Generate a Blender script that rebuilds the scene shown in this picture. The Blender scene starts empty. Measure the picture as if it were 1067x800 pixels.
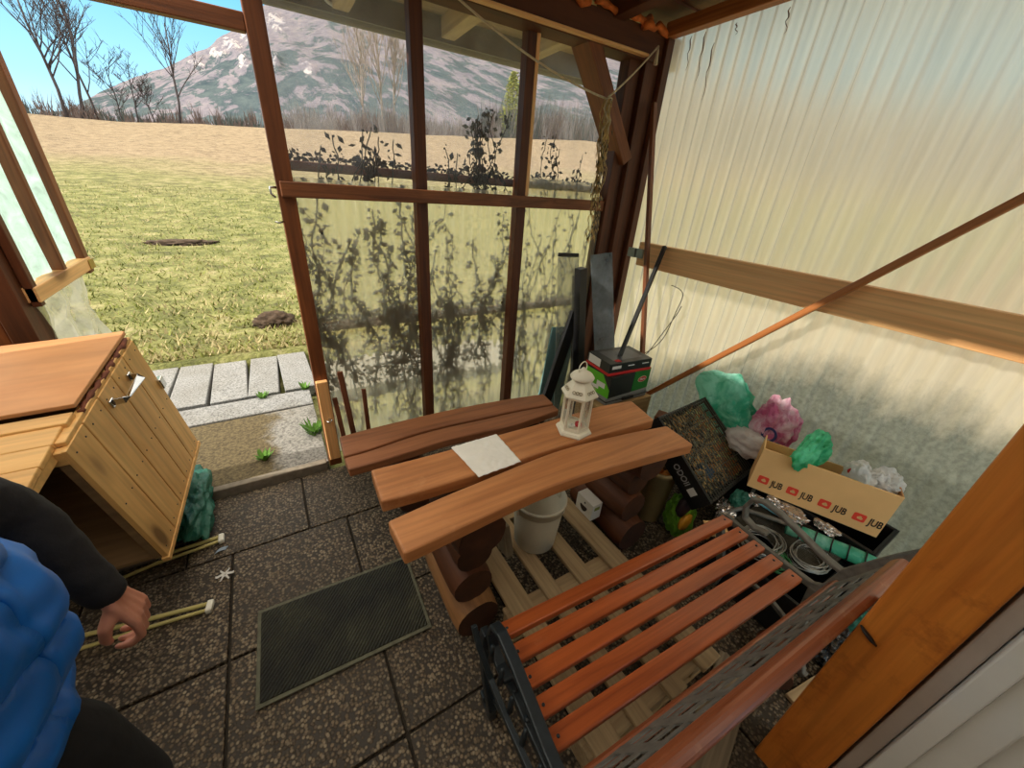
import bpy, bmesh, math, random
from mathutils import Vector, Matrix, Euler, noise
rnd = random.Random(7)
V = Vector
scene = bpy.context.scene
COL = scene.collection
WM = {}                                   # world matrices of the objects built here

# ------------------------------------------------------------------ mesh builder
class MB:
    def __init__(self):
        self.v = []; self.f = []; self.m = []; self.s = []
    def add(self, vs, fs, mi=0, smooth=False):
        b = len(self.v)
        self.v += [tuple(p) for p in vs]
        for f in fs:
            self.f.append(tuple(b + i for i in f)); self.m.append(mi); self.s.append(smooth)
    def hexa(self, p, mi=0):              # 4 lower corners ccw, 4 upper corners
        self.add(p, [(3, 2, 1, 0), (4, 5, 6, 7), (0, 1, 5, 4), (1, 2, 6, 5), (2, 3, 7, 6), (3, 0, 4, 7)], mi)
    def box(self, x0, x1, y0, y1, z0, z1, mi=0, M=None):
        p = [V((x0, y0, z0)), V((x1, y0, z0)), V((x1, y1, z0)), V((x0, y1, z0)),
             V((x0, y0, z1)), V((x1, y0, z1)), V((x1, y1, z1)), V((x0, y1, z1))]
        if M is not None: p = [M @ q for q in p]
        self.hexa(p, mi)
    def tube(self, pts, r, n=8, mi=0, closed=False, flat=1.0, smooth=True, up=None):
        pts = [V(p) for p in pts]; k = len(pts)
        rs = r if isinstance(r, (list, tuple)) else [r] * k
        vs = []; nrm = None
        for i, p in enumerate(pts):
            if closed: t = pts[(i + 1) % k] - pts[i - 1]
            else: t = pts[min(i + 1, k - 1)] - pts[max(i - 1, 0)]
            if t.length < 1e-9: t = V((0, 0, 1))
            t.normalize()
            if nrm is None:
                a = V(up) if up is not None else (V((0, 0, 1)) if abs(t.z) < .9 else V((1, 0, 0)))
                nrm = (a - t * a.dot(t)).normalized()
            else:
                a = V(up) if up is not None else nrm
                q = a - t * a.dot(t)
                nrm = q.normalized() if q.length > 1e-6 else nrm
            b = t.cross(nrm)
            for j in range(n):
                an = 2 * math.pi * j / n
                vs.append(p + nrm * (math.cos(an) * rs[i] * flat) + b * (math.sin(an) * rs[i]))
        fs = []
        for i in range(k if closed else k - 1):
            i2 = (i + 1) % k
            for j in range(n):
                j2 = (j + 1) % n
                fs.append((i * n + j, i * n + j2, i2 * n + j2, i2 * n + j))
        if not closed:
            fs.append(tuple(range(n - 1, -1, -1))); fs.append(tuple((k - 1) * n + j for j in range(n)))
        self.add(vs, fs, mi, smooth)
    def bar(self, pts, w, h, mi=0, up=(0, 0, 1)):     # rectangular section swept along pts
        pts = [V(p) for p in pts]; k = len(pts); vs = []
        for i, p in enumerate(pts):
            t = (pts[min(i + 1, k - 1)] - pts[max(i - 1, 0)]).normalized()
            u = V(up); u = (u - t * u.dot(t)).normalized(); b = t.cross(u)
            for sx, sz in ((-1, -1), (1, -1), (1, 1), (-1, 1)):
                vs.append(p + b * (sx * w / 2) + u * (sz * h / 2))
        fs = [(3, 2, 1, 0), tuple((k - 1) * 4 + j for j in range(4))]
        for i in range(k - 1):
            for j in range(4):
                j2 = (j + 1) % 4
                fs.append((i * 4 + j, i * 4 + j2, (i + 1) * 4 + j2, (i + 1) * 4 + j))
        self.add(vs, fs, mi)
    def lathe(self, prof, n=24, mi=0, c=(0, 0, 0), M=None, smooth=True, cap=True, ph=0.0):
        vs = []; c = V(c)
        for r, z in prof:
            for j in range(n):
                a = 2 * math.pi * j / n + ph
                q = c + V((r * math.cos(a), r * math.sin(a), z))
                vs.append(M @ q if M is not None else q)
        fs = []
        for i in range(len(prof) - 1):
            for j in range(n):
                j2 = (j + 1) % n
                fs.append((i * n + j, i * n + j2, (i + 1) * n + j2, (i + 1) * n + j))
        if cap:
            fs.append(tuple(range(n - 1, -1, -1))); fs.append(tuple((len(prof) - 1) * n + j for j in range(n)))
        self.add(vs, fs, mi, smooth)
    def prism(self, poly, a, b, mi=0, M=None, smooth=False):   # poly in XY, extruded along z from a to b
        n = len(poly)
        vs = [V((x, y, a)) for x, y in poly] + [V((x, y, b)) for x, y in poly]
        if M is not None: vs = [M @ q for q in vs]
        self.add(vs, [tuple(range(n - 1, -1, -1)), tuple(range(n, 2 * n))] +
                 [(i, (i + 1) % n, n + (i + 1) % n, n + i) for i in range(n)], mi, smooth)
    def grid(self, fn, nu, nv, mi=0, smooth=True):
        vs = [fn(i / nu, j / nv) for j in range(nv + 1) for i in range(nu + 1)]
        fs = [(j * (nu + 1) + i, j * (nu + 1) + i + 1, (j + 1) * (nu + 1) + i + 1, (j + 1) * (nu + 1) + i)
              for j in range(nv) for i in range(nu)]
        self.add(vs, fs, mi, smooth)
    def blob(self, c, rad, seed=0, amp=.25, freq=2.2, sub=4, mi=0, fn=None, facets=0, spikes=()):
        Rc = random.Random(seed * 13 + 5); cr = None
        if facets: cr = [(V((Rc.gauss(0, 1), Rc.gauss(0, 1), Rc.gauss(0, 1))).normalized(), 1.3 + 6.5 * (i / 15) ** 1.3, Rc.uniform(0, 2)) for i in range(16)]
        bm = bmesh.new(); bmesh.ops.create_icosphere(bm, subdivisions=sub, radius=1)
        bm.verts.ensure_lookup_table(); off = V((seed * 7.3, seed * 3.1, seed * 1.7)); vs = []
        for w in bm.verts:
            d = w.co.normalized()
            q = d * freq + off
            if cr is None: k = 1 + amp * ((1 - abs(noise.noise(q)) * 2.6) * .9 + noise.noise(q * 2.7) * .5 + (.35 - abs(noise.noise(q * 3.9))) * .35)
            else:                          # sharp folds, as in crumpled film
                k = 1 + amp * .5 * noise.noise(q)
                for nv, fq, ph in cr:
                    x_ = (d.dot(nv) * fq + ph + .5 * noise.noise(q * 1.3 + nv * 9)) % 2
                    k += amp * .62 / fq ** .75 * (abs(x_ - 1) - .5)
            for sv, sa, sp in spikes: k += sa * max(0, d.dot(V(sv).normalized())) ** sp
            p = V((d.x * rad[0] * k, d.y * rad[1] * k, d.z * rad[2] * k))
            if fn: p = fn(p, d)
            vs.append(V(c) + p)
        fs = [tuple(l.index for l in f.verts) for f in bm.faces]; bm.free()
        self.add(vs, fs, mi, not facets)
    def build(self, name, mats, parent=None, M=None, bevel=0, seg=2, weld=False):
        me = bpy.data.meshes.new(name)
        me.from_pydata(self.v, [], self.f)
        mats = mats if isinstance(mats, (list, tuple)) else [mats]
        for m in mats: me.materials.append(m)
        me.polygons.foreach_set('material_index', self.m)
        me.polygons.foreach_set('use_smooth', self.s)
        me.update()
        return link(name, me, parent, M, bevel, seg)

def link(name, me, parent=None, M=None, bevel=0, seg=2):
    o = bpy.data.objects.new(name, me); COL.objects.link(o)
    M = M if M is not None else (WM[parent].copy() if parent is not None else Matrix())
    WM[o] = M
    if parent is not None:
        o.parent = parent
        o.matrix_basis = WM[parent].inverted() @ M
    else:
        o.matrix_basis = M
    if bevel:
        b = o.modifiers.new('bevel', 'BEVEL'); b.width = bevel; b.segments = seg; b.limit_method = 'ANGLE'; b.angle_limit = .6
    return o
# With no M, a child's mesh is in its parent's frame.

def tag(o, label=None, cat=None, group=None, kind=None):
    if label: o['label'] = label
    if cat: o['category'] = cat
    if group: o['group'] = group
    if kind: o['kind'] = kind
    return o
def thing(name, label=None, cat=None, M=None, loc=None, group=None, kind=None):
    o = bpy.data.objects.new(name, None); COL.objects.link(o); o.empty_display_size = .05
    M = M if M is not None else Matrix.Translation(V(loc or (0, 0, 0)))
    WM[o] = M; o.matrix_basis = M
    return tag(o, label, cat, group, kind)
def struct(o): o['kind'] = 'structure'; return o

def frame(p0, p1, up=(0, 0, 1)):          # local X runs from p0 to p1, origin half-way
    p0, p1 = V(p0), V(p1); x = (p1 - p0).normalized(); u = V(up)
    if abs(x.dot(u.normalized())) > .98: u = V((0, 1, 0))
    y = u.cross(x).normalized(); z = x.cross(y)
    M = Matrix((x, y, z)).transposed().to_4x4(); M.translation = (p0 + p1) / 2
    return M, (p1 - p0).length
def beam(name, p0, p1, w, h, mat, parent=None, up=(0, 0, 1), bevel=.004):   # a timber with its grain along local X
    M, L = frame(p0, p1, up); m = MB(); m.box(-L / 2, L / 2, -w / 2, w / 2, -h / 2, h / 2)
    return m.build(name, mat, parent, M, bevel)

# ------------------------------------------------------------------ materials
def mat(name):
    m = bpy.data.materials.new(name); m.use_nodes = True
    nt = m.node_tree; nt.nodes.clear()
    out = nt.nodes.new('ShaderNodeOutputMaterial'); b = nt.nodes.new('ShaderNodeBsdfPrincipled')
    nt.links.new(b.outputs[0], out.inputs[0])
    return m, nt, b, out
def nd(nt, t, **kw):
    n = nt.nodes.new(t)
    for k, v in kw.items():
        if k in n.inputs.keys(): n.inputs[k].default_value = v
        else: setattr(n, k, v)
    return n
def col(c): return (*c, 1) if len(c) == 3 else c
def srgb(r, g, b):
    f = lambda c: (c / 255 / 12.92) if c <= 10.3 else ((c / 255 + .055) / 1.055) ** 2.4
    return (f(r), f(g), f(b))
def ramp(nt, stops, inp, interp='LINEAR'):
    r = nt.nodes.new('ShaderNodeValToRGB'); e = r.color_ramp.elements; r.color_ramp.interpolation = interp
    while len(e) > 1: e.remove(e[0])
    e[0].position, e[0].color = stops[0][0], col(stops[0][1])
    for p, c in stops[1:]:
        x = e.new(p); x.color = col(c)
    nt.links.new(inp, r.inputs[0]); return r
def coords(nt, scale=(1, 1, 1), rand=True, kind='Object'):
    tc = nd(nt, 'ShaderNodeTexCoord'); mp = nd(nt, 'ShaderNodeMapping')
    mp.inputs['Scale'].default_value = scale
    src = tc.outputs[kind]
    if rand:
        oi = nd(nt, 'ShaderNodeObjectInfo'); mu = nd(nt, 'ShaderNodeMath', operation='MULTIPLY'); mu.inputs[1].default_value = 37.0
        nt.links.new(oi.outputs['Random'], mu.inputs[0]); nt.links.new(mu.outputs[0], mp.inputs['Location'])
    nt.links.new(src, mp.inputs['Vector']); return mp.outputs[0]
def noise_n(nt, vec, scale, detail=4, rough=.55, dist=0):
    n = nd(nt, 'ShaderNodeTexNoise'); n.inputs['Scale'].default_value = scale; n.inputs['Detail'].default_value = detail
    n.inputs['Roughness'].default_value = rough; n.inputs['Distortion'].default_value = dist
    nt.links.new(vec, n.inputs['Vector']); return n.outputs['Fac']
def mix(nt, fac, a, b, mode='MIX'):
    m = nt.nodes.new('ShaderNodeMix'); m.data_type = 'RGBA'; m.blend_type = mode
    for s, v in ((0, fac), (6, a), (7, b)):
        if hasattr(v, 'links') or hasattr(v, 'is_linked'): nt.links.new(v, m.inputs[s])
        else: m.inputs[s].default_value = v if s == 0 else col(v)
    return m.outputs[2]
def bump(nt, b, h, strength=.3, dist=.01):
    n = nd(nt, 'ShaderNodeBump'); n.inputs['Strength'].default_value = strength; n.inputs['Distance'].default_value = dist
    nt.links.new(h, n.inputs['Height']); nt.links.new(n.outputs[0], b.inputs['Normal'])

def plain(name, c, rough=.5, metal=0, var=.12, scale=25, bmp=.1):
    m, nt, b, _ = mat(name); v = coords(nt)
    n = noise_n(nt, v, scale, 5)
    r = ramp(nt, [(.3, tuple(x * (1 - var) for x in c)), (.7, tuple(min(1, x * (1 + var)) for x in c))], n)
    nt.links.new(r.outputs[0], b.inputs['Base Color'])
    b.inputs['Roughness'].default_value = rough; b.inputs['Metallic'].default_value = metal
    if bmp: bump(nt, b, n, bmp, .004)
    return m
def wood(name, dark, light, rough=.55, grain=14, along=1.2, knots=0, wear=None, bmp=.25, coat=0):
    m, nt, b, _ = mat(name); v = coords(nt, (along, grain, grain))
    n1 = noise_n(nt, v, 1.6, 7, .6, .8)
    v2 = coords(nt, (along * .7, grain * 4, grain * 4)); n2 = noise_n(nt, v2, 2.0, 3, .5)
    r = ramp(nt, [(.2, dark), (.5, tuple((a + 1.4 * c) / 2.4 for a, c in zip(dark, light))), (.8, light)], n1)
    r2 = ramp(nt, [(.35, (.84, .84, .84)), (.6, (1.04, 1.04, 1.04))], n2)
    c = mix(nt, 1.0, r.outputs[0], r2.outputs[0], 'MULTIPLY')
    if knots:
        vk = coords(nt, (knots, knots * 2.6, knots * 2.6)); vo = nd(nt, 'ShaderNodeTexVoronoi'); vo.inputs['Scale'].default_value = 1
        nt.links.new(vk, vo.inputs['Vector'])
        rk = ramp(nt, [(.07, (1, 1, 1)), (.13, (.25, .25, .25)), (.2, (0, 0, 0))], vo.outputs['Distance'])
        c = mix(nt, rk.outputs[0], c, tuple(x * .35 for x in dark))
    if wear:
        vw = coords(nt, (1, 1, 1)); nw = noise_n(nt, vw, wear[1], 6, .65)
        rw = ramp(nt, [(wear[2], (0, 0, 0)), (wear[2] + .16, (1, 1, 1))], nw)
        c = mix(nt, rw.outputs[0], c, wear[0])
    nt.links.new(c, b.inputs['Base Color'])
    b.inputs['Roughness'].default_value = rough
    b.inputs['Coat Weight'].default_value = coat; b.inputs['Coat Roughness'].default_value = .25
    bump(nt, b, n2, bmp, .003)
    return m
def clearish(name, tint, haze=.1, haze_col=(.8, .8, .78), gloss=.06, dirt_or_shade=0, rough=.05):
    """thin clear sheet: see-through, with a little dust that scatters and a faint gloss"""
    m, nt, b, out = mat(name); nt.nodes.remove(b)
    tr = nd(nt, 'ShaderNodeBsdfTransparent'); tr.inputs[0].default_value = col(tint)
    di = nd(nt, 'ShaderNodeBsdfDiffuse'); di.inputs[0].default_value = col(haze_col)
    tl = nd(nt, 'ShaderNodeBsdfTranslucent'); tl.inputs[0].default_value = col(haze_col)
    gl = nd(nt, 'ShaderNodeBsdfGlossy'); gl.inputs['Roughness'].default_value = rough
    m1 = nd(nt, 'ShaderNodeMixShader'); m1.inputs[0].default_value = .5
    nt.links.new(di.outputs[0], m1.inputs[1]); nt.links.new(tl.outputs[0], m1.inputs[2])
    m2 = nd(nt, 'ShaderNodeMixShader')
    n = noise_n(nt, coords(nt), 6, 6, .65); rr = ramp(nt, [(.3, (haze * .5,) * 3), (.75, (min(1, haze * (1.5 + dirt_or_shade)),) * 3)], n)
    nt.links.new(rr.outputs[0], m2.inputs[0]); nt.links.new(tr.outputs[0], m2.inputs[1]); nt.links.new(m1.outputs[0], m2.inputs[2])
    m3 = nd(nt, 'ShaderNodeMixShader'); fr = nd(nt, 'ShaderNodeFresnel'); fr.inputs[0].default_value = 1.2
    mu = nd(nt, 'ShaderNodeMath', operation='MULTIPLY'); mu.inputs[1].default_value = gloss * 10
    nt.links.new(fr.outputs[0], mu.inputs[0]); nt.links.new(mu.outputs[0], m3.inputs[0])
    nt.links.new(m2.outputs[0], m3.inputs[1]); nt.links.new(gl.outputs[0], m3.inputs[2])
    nt.links.new(m3.outputs[0], out.inputs[0]); return m
def fibreglass(name, refr, rough, tl_col, tl=.5, streak=(1, 9, .6), gloss=.05, dirt_or_shade=None):
    """translucent corrugated sheet: blurs what lies behind it, and glows where light falls on it"""
    m, nt, b, out = mat(name); nt.nodes.remove(b)
    rf = nd(nt, 'ShaderNodeBsdfRefraction'); rf.inputs['IOR'].default_value = 1.18; rf.inputs['Roughness'].default_value = rough
    v = coords(nt, streak, False); n = noise_n(nt, v, 3, 7, .65)
    r = ramp(nt, [(.3, tuple(x * .80 for x in tl_col)), (.65, tl_col)], n)
    c, cr = r.outputs[0], col(refr)
    if dirt_or_shade:                                # shade low on the sheet, put into its colour: ragged edge, grey green
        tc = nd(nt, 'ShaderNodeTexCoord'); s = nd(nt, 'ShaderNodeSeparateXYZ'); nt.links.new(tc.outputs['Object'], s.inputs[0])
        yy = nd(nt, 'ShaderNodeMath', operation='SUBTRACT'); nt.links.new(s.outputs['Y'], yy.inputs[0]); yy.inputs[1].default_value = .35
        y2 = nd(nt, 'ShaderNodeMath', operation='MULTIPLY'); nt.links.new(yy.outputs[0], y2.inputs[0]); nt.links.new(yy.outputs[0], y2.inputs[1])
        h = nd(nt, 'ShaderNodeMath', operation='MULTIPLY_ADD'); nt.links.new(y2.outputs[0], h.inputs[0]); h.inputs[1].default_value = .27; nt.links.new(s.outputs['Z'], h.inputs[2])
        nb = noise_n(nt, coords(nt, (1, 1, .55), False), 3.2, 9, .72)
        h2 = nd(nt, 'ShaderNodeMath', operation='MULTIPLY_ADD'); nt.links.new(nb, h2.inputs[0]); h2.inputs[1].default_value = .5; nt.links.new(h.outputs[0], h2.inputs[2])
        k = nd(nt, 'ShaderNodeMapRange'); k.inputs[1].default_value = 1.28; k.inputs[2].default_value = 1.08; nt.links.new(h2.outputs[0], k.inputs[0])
        nf = noise_n(nt, coords(nt, (1, 1, 1), False), 42, 5, .7); fl = ramp(nt, [(.38, tuple(x * .8 for x in dirt_or_shade)), (.62, tuple(min(1, x * 1.25) for x in dirt_or_shade))], nf)
        c = mix(nt, k.outputs[0], c, fl.outputs[0]); cr = mix(nt, k.outputs[0], refr, tuple(x * .8 for x in dirt_or_shade))
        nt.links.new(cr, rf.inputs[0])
    else: rf.inputs[0].default_value = cr
    tr = nd(nt, 'ShaderNodeBsdfTranslucent'); nt.links.new(c, tr.inputs[0])
    di = nd(nt, 'ShaderNodeBsdfDiffuse'); nt.links.new(c, di.inputs[0])
    ma = nd(nt, 'ShaderNodeMixShader'); ma.inputs[0].default_value = .25
    nt.links.new(tr.outputs[0], ma.inputs[1]); nt.links.new(di.outputs[0], ma.inputs[2])
    mb = nd(nt, 'ShaderNodeMixShader'); mb.inputs[0].default_value = tl
    nt.links.new(rf.outputs[0], mb.inputs[1]); nt.links.new(ma.outputs[0], mb.inputs[2])
    gl = nd(nt, 'ShaderNodeBsdfGlossy'); gl.inputs['Roughness'].default_value = .22
    mc = nd(nt, 'ShaderNodeMixShader'); mc.inputs[0].default_value = gloss
    nt.links.new(mb.outputs[0], mc.inputs[1]); nt.links.new(gl.outputs[0], mc.inputs[2])
    nt.links.new(mc.outputs[0], out.inputs[0])
    return m
def film(name, c, tl=.45, rough=.3, alpha=1.0, var=.25, c2=None, sc=14):      # thin plastic bag film
    m, nt, b, out = mat(name); v = coords(nt); n = noise_n(nt, v, sc, 6, .6, .6)
    r = ramp(nt, [(.4 if c2 else .3, tuple(x * (1 - var) for x in c)), (.6 if c2 else .7, c2 or tuple(min(1, x * (1 + var) + .04) for x in c))], n)
    nt.links.new(r.outputs[0], b.inputs['Base Color']); b.inputs['Roughness'].default_value = rough
    b.inputs['Alpha'].default_value = alpha
    tr = nd(nt, 'ShaderNodeBsdfTranslucent'); nt.links.new(r.outputs[0], tr.inputs[0])
    m2 = nd(nt, 'ShaderNodeMixShader'); m2.inputs[0].default_value = tl
    nt.links.new(b.outputs[0], m2.inputs[1]); nt.links.new(tr.outputs[0], m2.inputs[2]); nt.links.new(m2.outputs[0], out.inputs[0])
    bump(nt, b, noise_n(nt, v, 22, 6, .6, 1.2), .6, .02)
    return m

MT = {}
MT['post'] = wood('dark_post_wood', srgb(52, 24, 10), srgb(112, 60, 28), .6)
MT['post_lit'] = wood('lit_post_wood', srgb(84, 42, 18), srgb(150, 86, 42), .55)  # lighter copy of the post wood, with the light put into its colour
MT['rail'] = wood('rail_wood', srgb(70, 34, 16), srgb(160, 98, 58), .6, grain=18, along=2.2)
MT['pine'] = wood('stained_pine', srgb(232, 160, 98), srgb(255, 206, 142), .5, grain=9, along=.8, knots=1.3)
MT['orange'] = wood('orange_stained_post', srgb(176, 92, 28), srgb(232, 144, 58), .38, grain=7, along=1.0, coat=.2, wear=(srgb(150, 76, 28), 6, .55))
MT['table'] = wood('table_wood', srgb(158, 96, 52), srgb(212, 146, 92), .5, grain=7, along=1.0, wear=(srgb(206, 150, 104), 3, .58), bmp=.15)
MT['bench_plank'] = wood('red_brown_plank', srgb(112, 66, 40), srgb(168, 108, 70), .55, grain=8)
MT['slat'] = wood('varnished_slat', srgb(130, 58, 26), srgb(188, 96, 46), .34, grain=16, coat=.3, wear=(srgb(165, 98, 66), 9, .62))
MT['slat_back'] = wood('varnished_rail', srgb(112, 56, 32), srgb(158, 88, 54), .36, grain=14, coat=.3, wear=(srgb(176, 122, 86), 7, .58))
MT['log'] = wood('log_side', srgb(112, 74, 42), srgb(170, 122, 76), .6, grain=8, wear=(srgb(150, 112, 74), 3, .5))
MT['log_dark'] = wood('log_side_red', srgb(62, 32, 15), srgb(108, 60, 30), .6, grain=8)
MT['log_end'] = plain('log_end', srgb(66, 36, 18), .7, 0, .35, 14)
MT['pallet'] = wood('raw_pallet_wood', srgb(138, 114, 84), srgb(190, 166, 128), .8, grain=12, bmp=.4)
MT['kennel'] = wood('honey_pine', srgb(204, 150, 84), srgb(236, 190, 120), .5, grain=6, along=1.0, knots=1.6)
MT['kennel_lid'] = wood('plywood_lid', srgb(196, 134, 84), srgb(222, 164, 112), .6, grain=1.6, along=1.0)
MT['kennel_dark'] = wood('kennel_inside', srgb(92, 70, 44), srgb(132, 104, 70), .8, grain=6)
MT['stick'] = wood('stick_wood', srgb(140, 76, 34), srgb(196, 124, 66), .5, grain=16)
MT['stick_dark'] = wood('stick_dark', srgb(94, 50, 26), srgb(142, 84, 48), .55, grain=16)
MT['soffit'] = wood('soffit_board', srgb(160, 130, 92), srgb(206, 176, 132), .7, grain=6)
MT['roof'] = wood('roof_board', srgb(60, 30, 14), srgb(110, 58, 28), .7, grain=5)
MT['grey_wood'] = wood('grey_wood', srgb(90, 78, 62), srgb(150, 134, 110), .8, grain=14)
MT['black'] = plain('black_plastic', srgb(22, 22, 24), .45, 0, .3, 30)
MT['iron'] = plain('cast_iron', srgb(34, 42, 48), .42, .3, .25, 40, .3)
MT['iron_dusty'] = plain('cast_iron_dusty', srgb(104, 102, 96), .6, .1, .3, 30, .3)
MT['white_metal'] = plain('cream_painted_metal', srgb(236, 230, 210), .45, 0, .05, 20)
MT['chrome'] = plain('chrome', srgb(205, 208, 210), .18, 1.0, .05, 20, 0)
MT['white_pvc'] = plain('white_frame', srgb(226, 224, 220), .35, 0, .03, 8, 0)
MT['grey_pvc'] = plain('frame_edge', srgb(176, 160, 148), .5, 0, .08, 8, 0)
MT['foam'] = plain('orange_foam', srgb(206, 106, 40), .8, 0, .35, 30, .8)
MT['rope'] = plain('rope', srgb(206, 190, 158), .9, 0, .15, 60)
MT['straw'] = plain('dry_straw', srgb(190, 160, 104), .9, 0, .35, 30)
MT['vine'] = plain('dry_vine', srgb(52, 44, 28), .9, 0, .4, 30)
MT['gutter'] = plain('gutter_metal', srgb(112, 98, 80), .5, .3, .2, 12)
MT['paper'] = plain('paper_napkin', srgb(240, 238, 232), .9, 0, .03, 30, .5)
MT['clear'] = clearish('clear_pane', (.96, .96, .97), .10, (.75, .75, .78), .03, dirt_or_shade=.4)
MT['wing_film'] = film('wing_sheet', srgb(196, 226, 216), .6, .4)
MT['glass'] = clearish('lantern_glass', (.95, .96, .96), .04, gloss=.08)
MT['sheet_far'] = fibreglass('far_sheet', (1.0, .93, .78), .10, (1.0, .93, .72), .50, gloss=.02)
MT['sheet_right'] = fibreglass('right_sheet', (.93, .88, .74), .5, (.91, .83, .66), .76, streak=(1, 10, .5), gloss=.03, dirt_or_shade=(.25, .265, .225))  # the grey green low zone is painted shade
EXPOSURE, SKY, SUN = 0.68, 1.0, 2.9
ROOF_GAP = -1.2
# ------------------------------------------------------------------ camera
cam = bpy.data.cameras.new('camera'); camo = bpy.data.objects.new('camera', cam); COL.objects.link(camo)
yaw, pitch, roll = math.radians(33.1102), math.radians(27.49785), math.radians(4.47583)
fwd = V((math.sin(yaw) * math.cos(pitch), math.cos(yaw) * math.cos(pitch), -math.sin(pitch)))
r0 = V((math.cos(yaw), -math.sin(yaw), 0)); u0 = r0.cross(fwd)
rr = r0 * math.cos(roll) + u0 * math.sin(roll); uu = u0 * math.cos(roll) - r0 * math.sin(roll)
Mc = Matrix((rr, uu, -fwd)).transposed().to_4x4(); Mc.translation = (0, 0, 1.65)
camo.matrix_world = Mc
cam.sensor_fit = 'HORIZONTAL'; cam.sensor_width = 36; cam.lens = 396.138 / 1067 * 36
cam.clip_start = .05; cam.clip_end = 3000
scene.camera = camo
scene.view_settings.view_transform = 'Standard'; scene.view_settings.look = 'None'
scene.view_settings.gamma = 1; scene.view_settings.use_curve_mapping = False
scene.view_settings.exposure = EXPOSURE
scene.cycles.max_bounces = 10; scene.cycles.transparent_max_bounces = 16
scene.cycles.diffuse_bounces = 5; scene.cycles.transmission_bounces = 8
scene.cycles.sample_clamp_indirect = 6; scene.cycles.blur_glossy = 1.0
scene.cycles.use_denoising = True

# ------------------------------------------------------------------ sky and sun
w = bpy.data.worlds.new('sky'); scene.world = w; w.use_nodes = True
nt = w.node_tree; bg = nt.nodes['Background']
tc = nd(nt, 'ShaderNodeTexCoord'); sx = nd(nt, 'ShaderNodeSeparateXYZ'); nt.links.new(tc.outputs['Generated'], sx.inputs[0])
rp = ramp(nt, [(0, srgb(206, 228, 236)), (.10, srgb(160, 214, 236)), (.25, srgb(112, 186, 226)), (.42, (.5, .55, .56)), (.62, (1.35, 1.22, 1.0)), (1, (1.9, 1.7, 1.36))], sx.outputs['Z'])
nt.links.new(rp.outputs[0], bg.inputs[0]); bg.inputs[1].default_value = SKY
sun = bpy.data.lights.new('sun', 'SUN'); sun.energy = SUN; sun.angle = .012; sun.color = (1, .93, .80)
so = bpy.data.objects.new('sun', sun); COL.objects.link(so)
el, az = math.radians(34), math.radians(-88)            # azimuth from +Y towards +X
sd = V((math.sin(az) * math.cos(el), math.cos(az) * math.cos(el), math.sin(el)))
so.rotation_euler = (-sd).to_track_quat('-Z', 'Y').to_euler()

# ------------------------------------------------------------------ land
def crest_g(t):                            # slope of the sight line to the meadow's crest, by x / y
    P = [(-3, .03), (-.8, .035), (-.265, .05), (-.176, .052), (-.072, .062), (.063, .071), (.169, .081), (.33, .092), (.555, .108), (.87, .135), (2.5, .15), (6, .15)]
    if t <= P[0][0]: return P[0][1]
    for (a, b), (c, d) in zip(P, P[1:]):
        if t <= c: return b + (d - b) * (t - a) / (c - a)
    return P[-1][1]
def land_z(x, y):
    zc = 1.65 + 45 * crest_g(x / 45)
    if y <= 4.02: z = -.07
    else:
        t = max(0, y - 4.1) / 41
        z = .06 + (zc - .06) * (min(t, 1) ** 1.6) - max(0, t - 1) * 2
        z += noise.noise(V((x * .5, y * .5, 0))) * .05 * min(1, max(0, y - 4.1) / 2)
    if x > 6 and y < 30: z += (x - 6) * .03
    return z
def meadow_mat():
    m, nt, b, _ = mat('meadow'); tc = nd(nt, 'ShaderNodeTexCoord'); P = tc.outputs['Object']
    s = nd(nt, 'ShaderNodeSeparateXYZ'); nt.links.new(P, s.inputs[0])
    n1 = noise_n(nt, P, .22, 7, .62); n2 = noise_n(nt, P, 2.6, 8, .7); n3 = noise_n(nt, P, 22, 4, .7)
    g = ramp(nt, [(.30, srgb(84, 80, 54)), (.44, srgb(114, 118, 64)), (.54, srgb(144, 144, 86)), (.66, srgb(172, 162, 120))], n2)
    tan = ramp(nt, [(.32, srgb(118, 100, 80)), (.5, srgb(156, 136, 108)), (.66, srgb(176, 156, 128))], n2)
    ad = nd(nt, 'ShaderNodeMath', operation='MULTIPLY_ADD'); ad.inputs[1].default_value = 16; nt.links.new(n1, ad.inputs[0]); nt.links.new(s.outputs['Y'], ad.inputs[2])
    mr = nd(nt, 'ShaderNodeMapRange'); mr.inputs[1].default_value = 24; mr.inputs[2].default_value = 36; nt.links.new(ad.outputs[0], mr.inputs[0])
    c = mix(nt, mr.outputs[0], g.outputs[0], tan.outputs[0])
    mr2 = nd(nt, 'ShaderNodeMapRange'); mr2.inputs[1].default_value = 2.2; mr2.inputs[2].default_value = 5; nt.links.new(s.outputs['X'], mr2.inputs[0])
    mr3 = nd(nt, 'ShaderNodeMapRange'); mr3.inputs[1].default_value = 4; mr3.inputs[2].default_value = 1.5; nt.links.new(s.outputs['Y'], mr3.inputs[0])
    mm = nd(nt, 'ShaderNodeMath', operation='MULTIPLY'); nt.links.new(mr2.outputs[0], mm.inputs[0]); nt.links.new(mr3.outputs[0], mm.inputs[1])
    c = mix(nt, mm.outputs[0], c, tan.outputs[0])
    r3 = ramp(nt, [(.36, (.55, .55, .5)), (.55, (1.05, 1.05, 1.05))], n3)
    c = mix(nt, 1, c, r3.outputs[0], 'MULTIPLY')
    nt.links.new(c, b.inputs['Base Color']); b.inputs['Roughness'].default_value = .95
    bump(nt, b, n3, .8, .05); return m
m = MB()
ys = [-40, -20, -8, -2, 1.9, 2.31, 3.2, 4.0, 4.06, 4.3] + [4.3 * (1.075 ** i) for i in range(1, 34)] + [50, 56, 64, 80]
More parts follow.
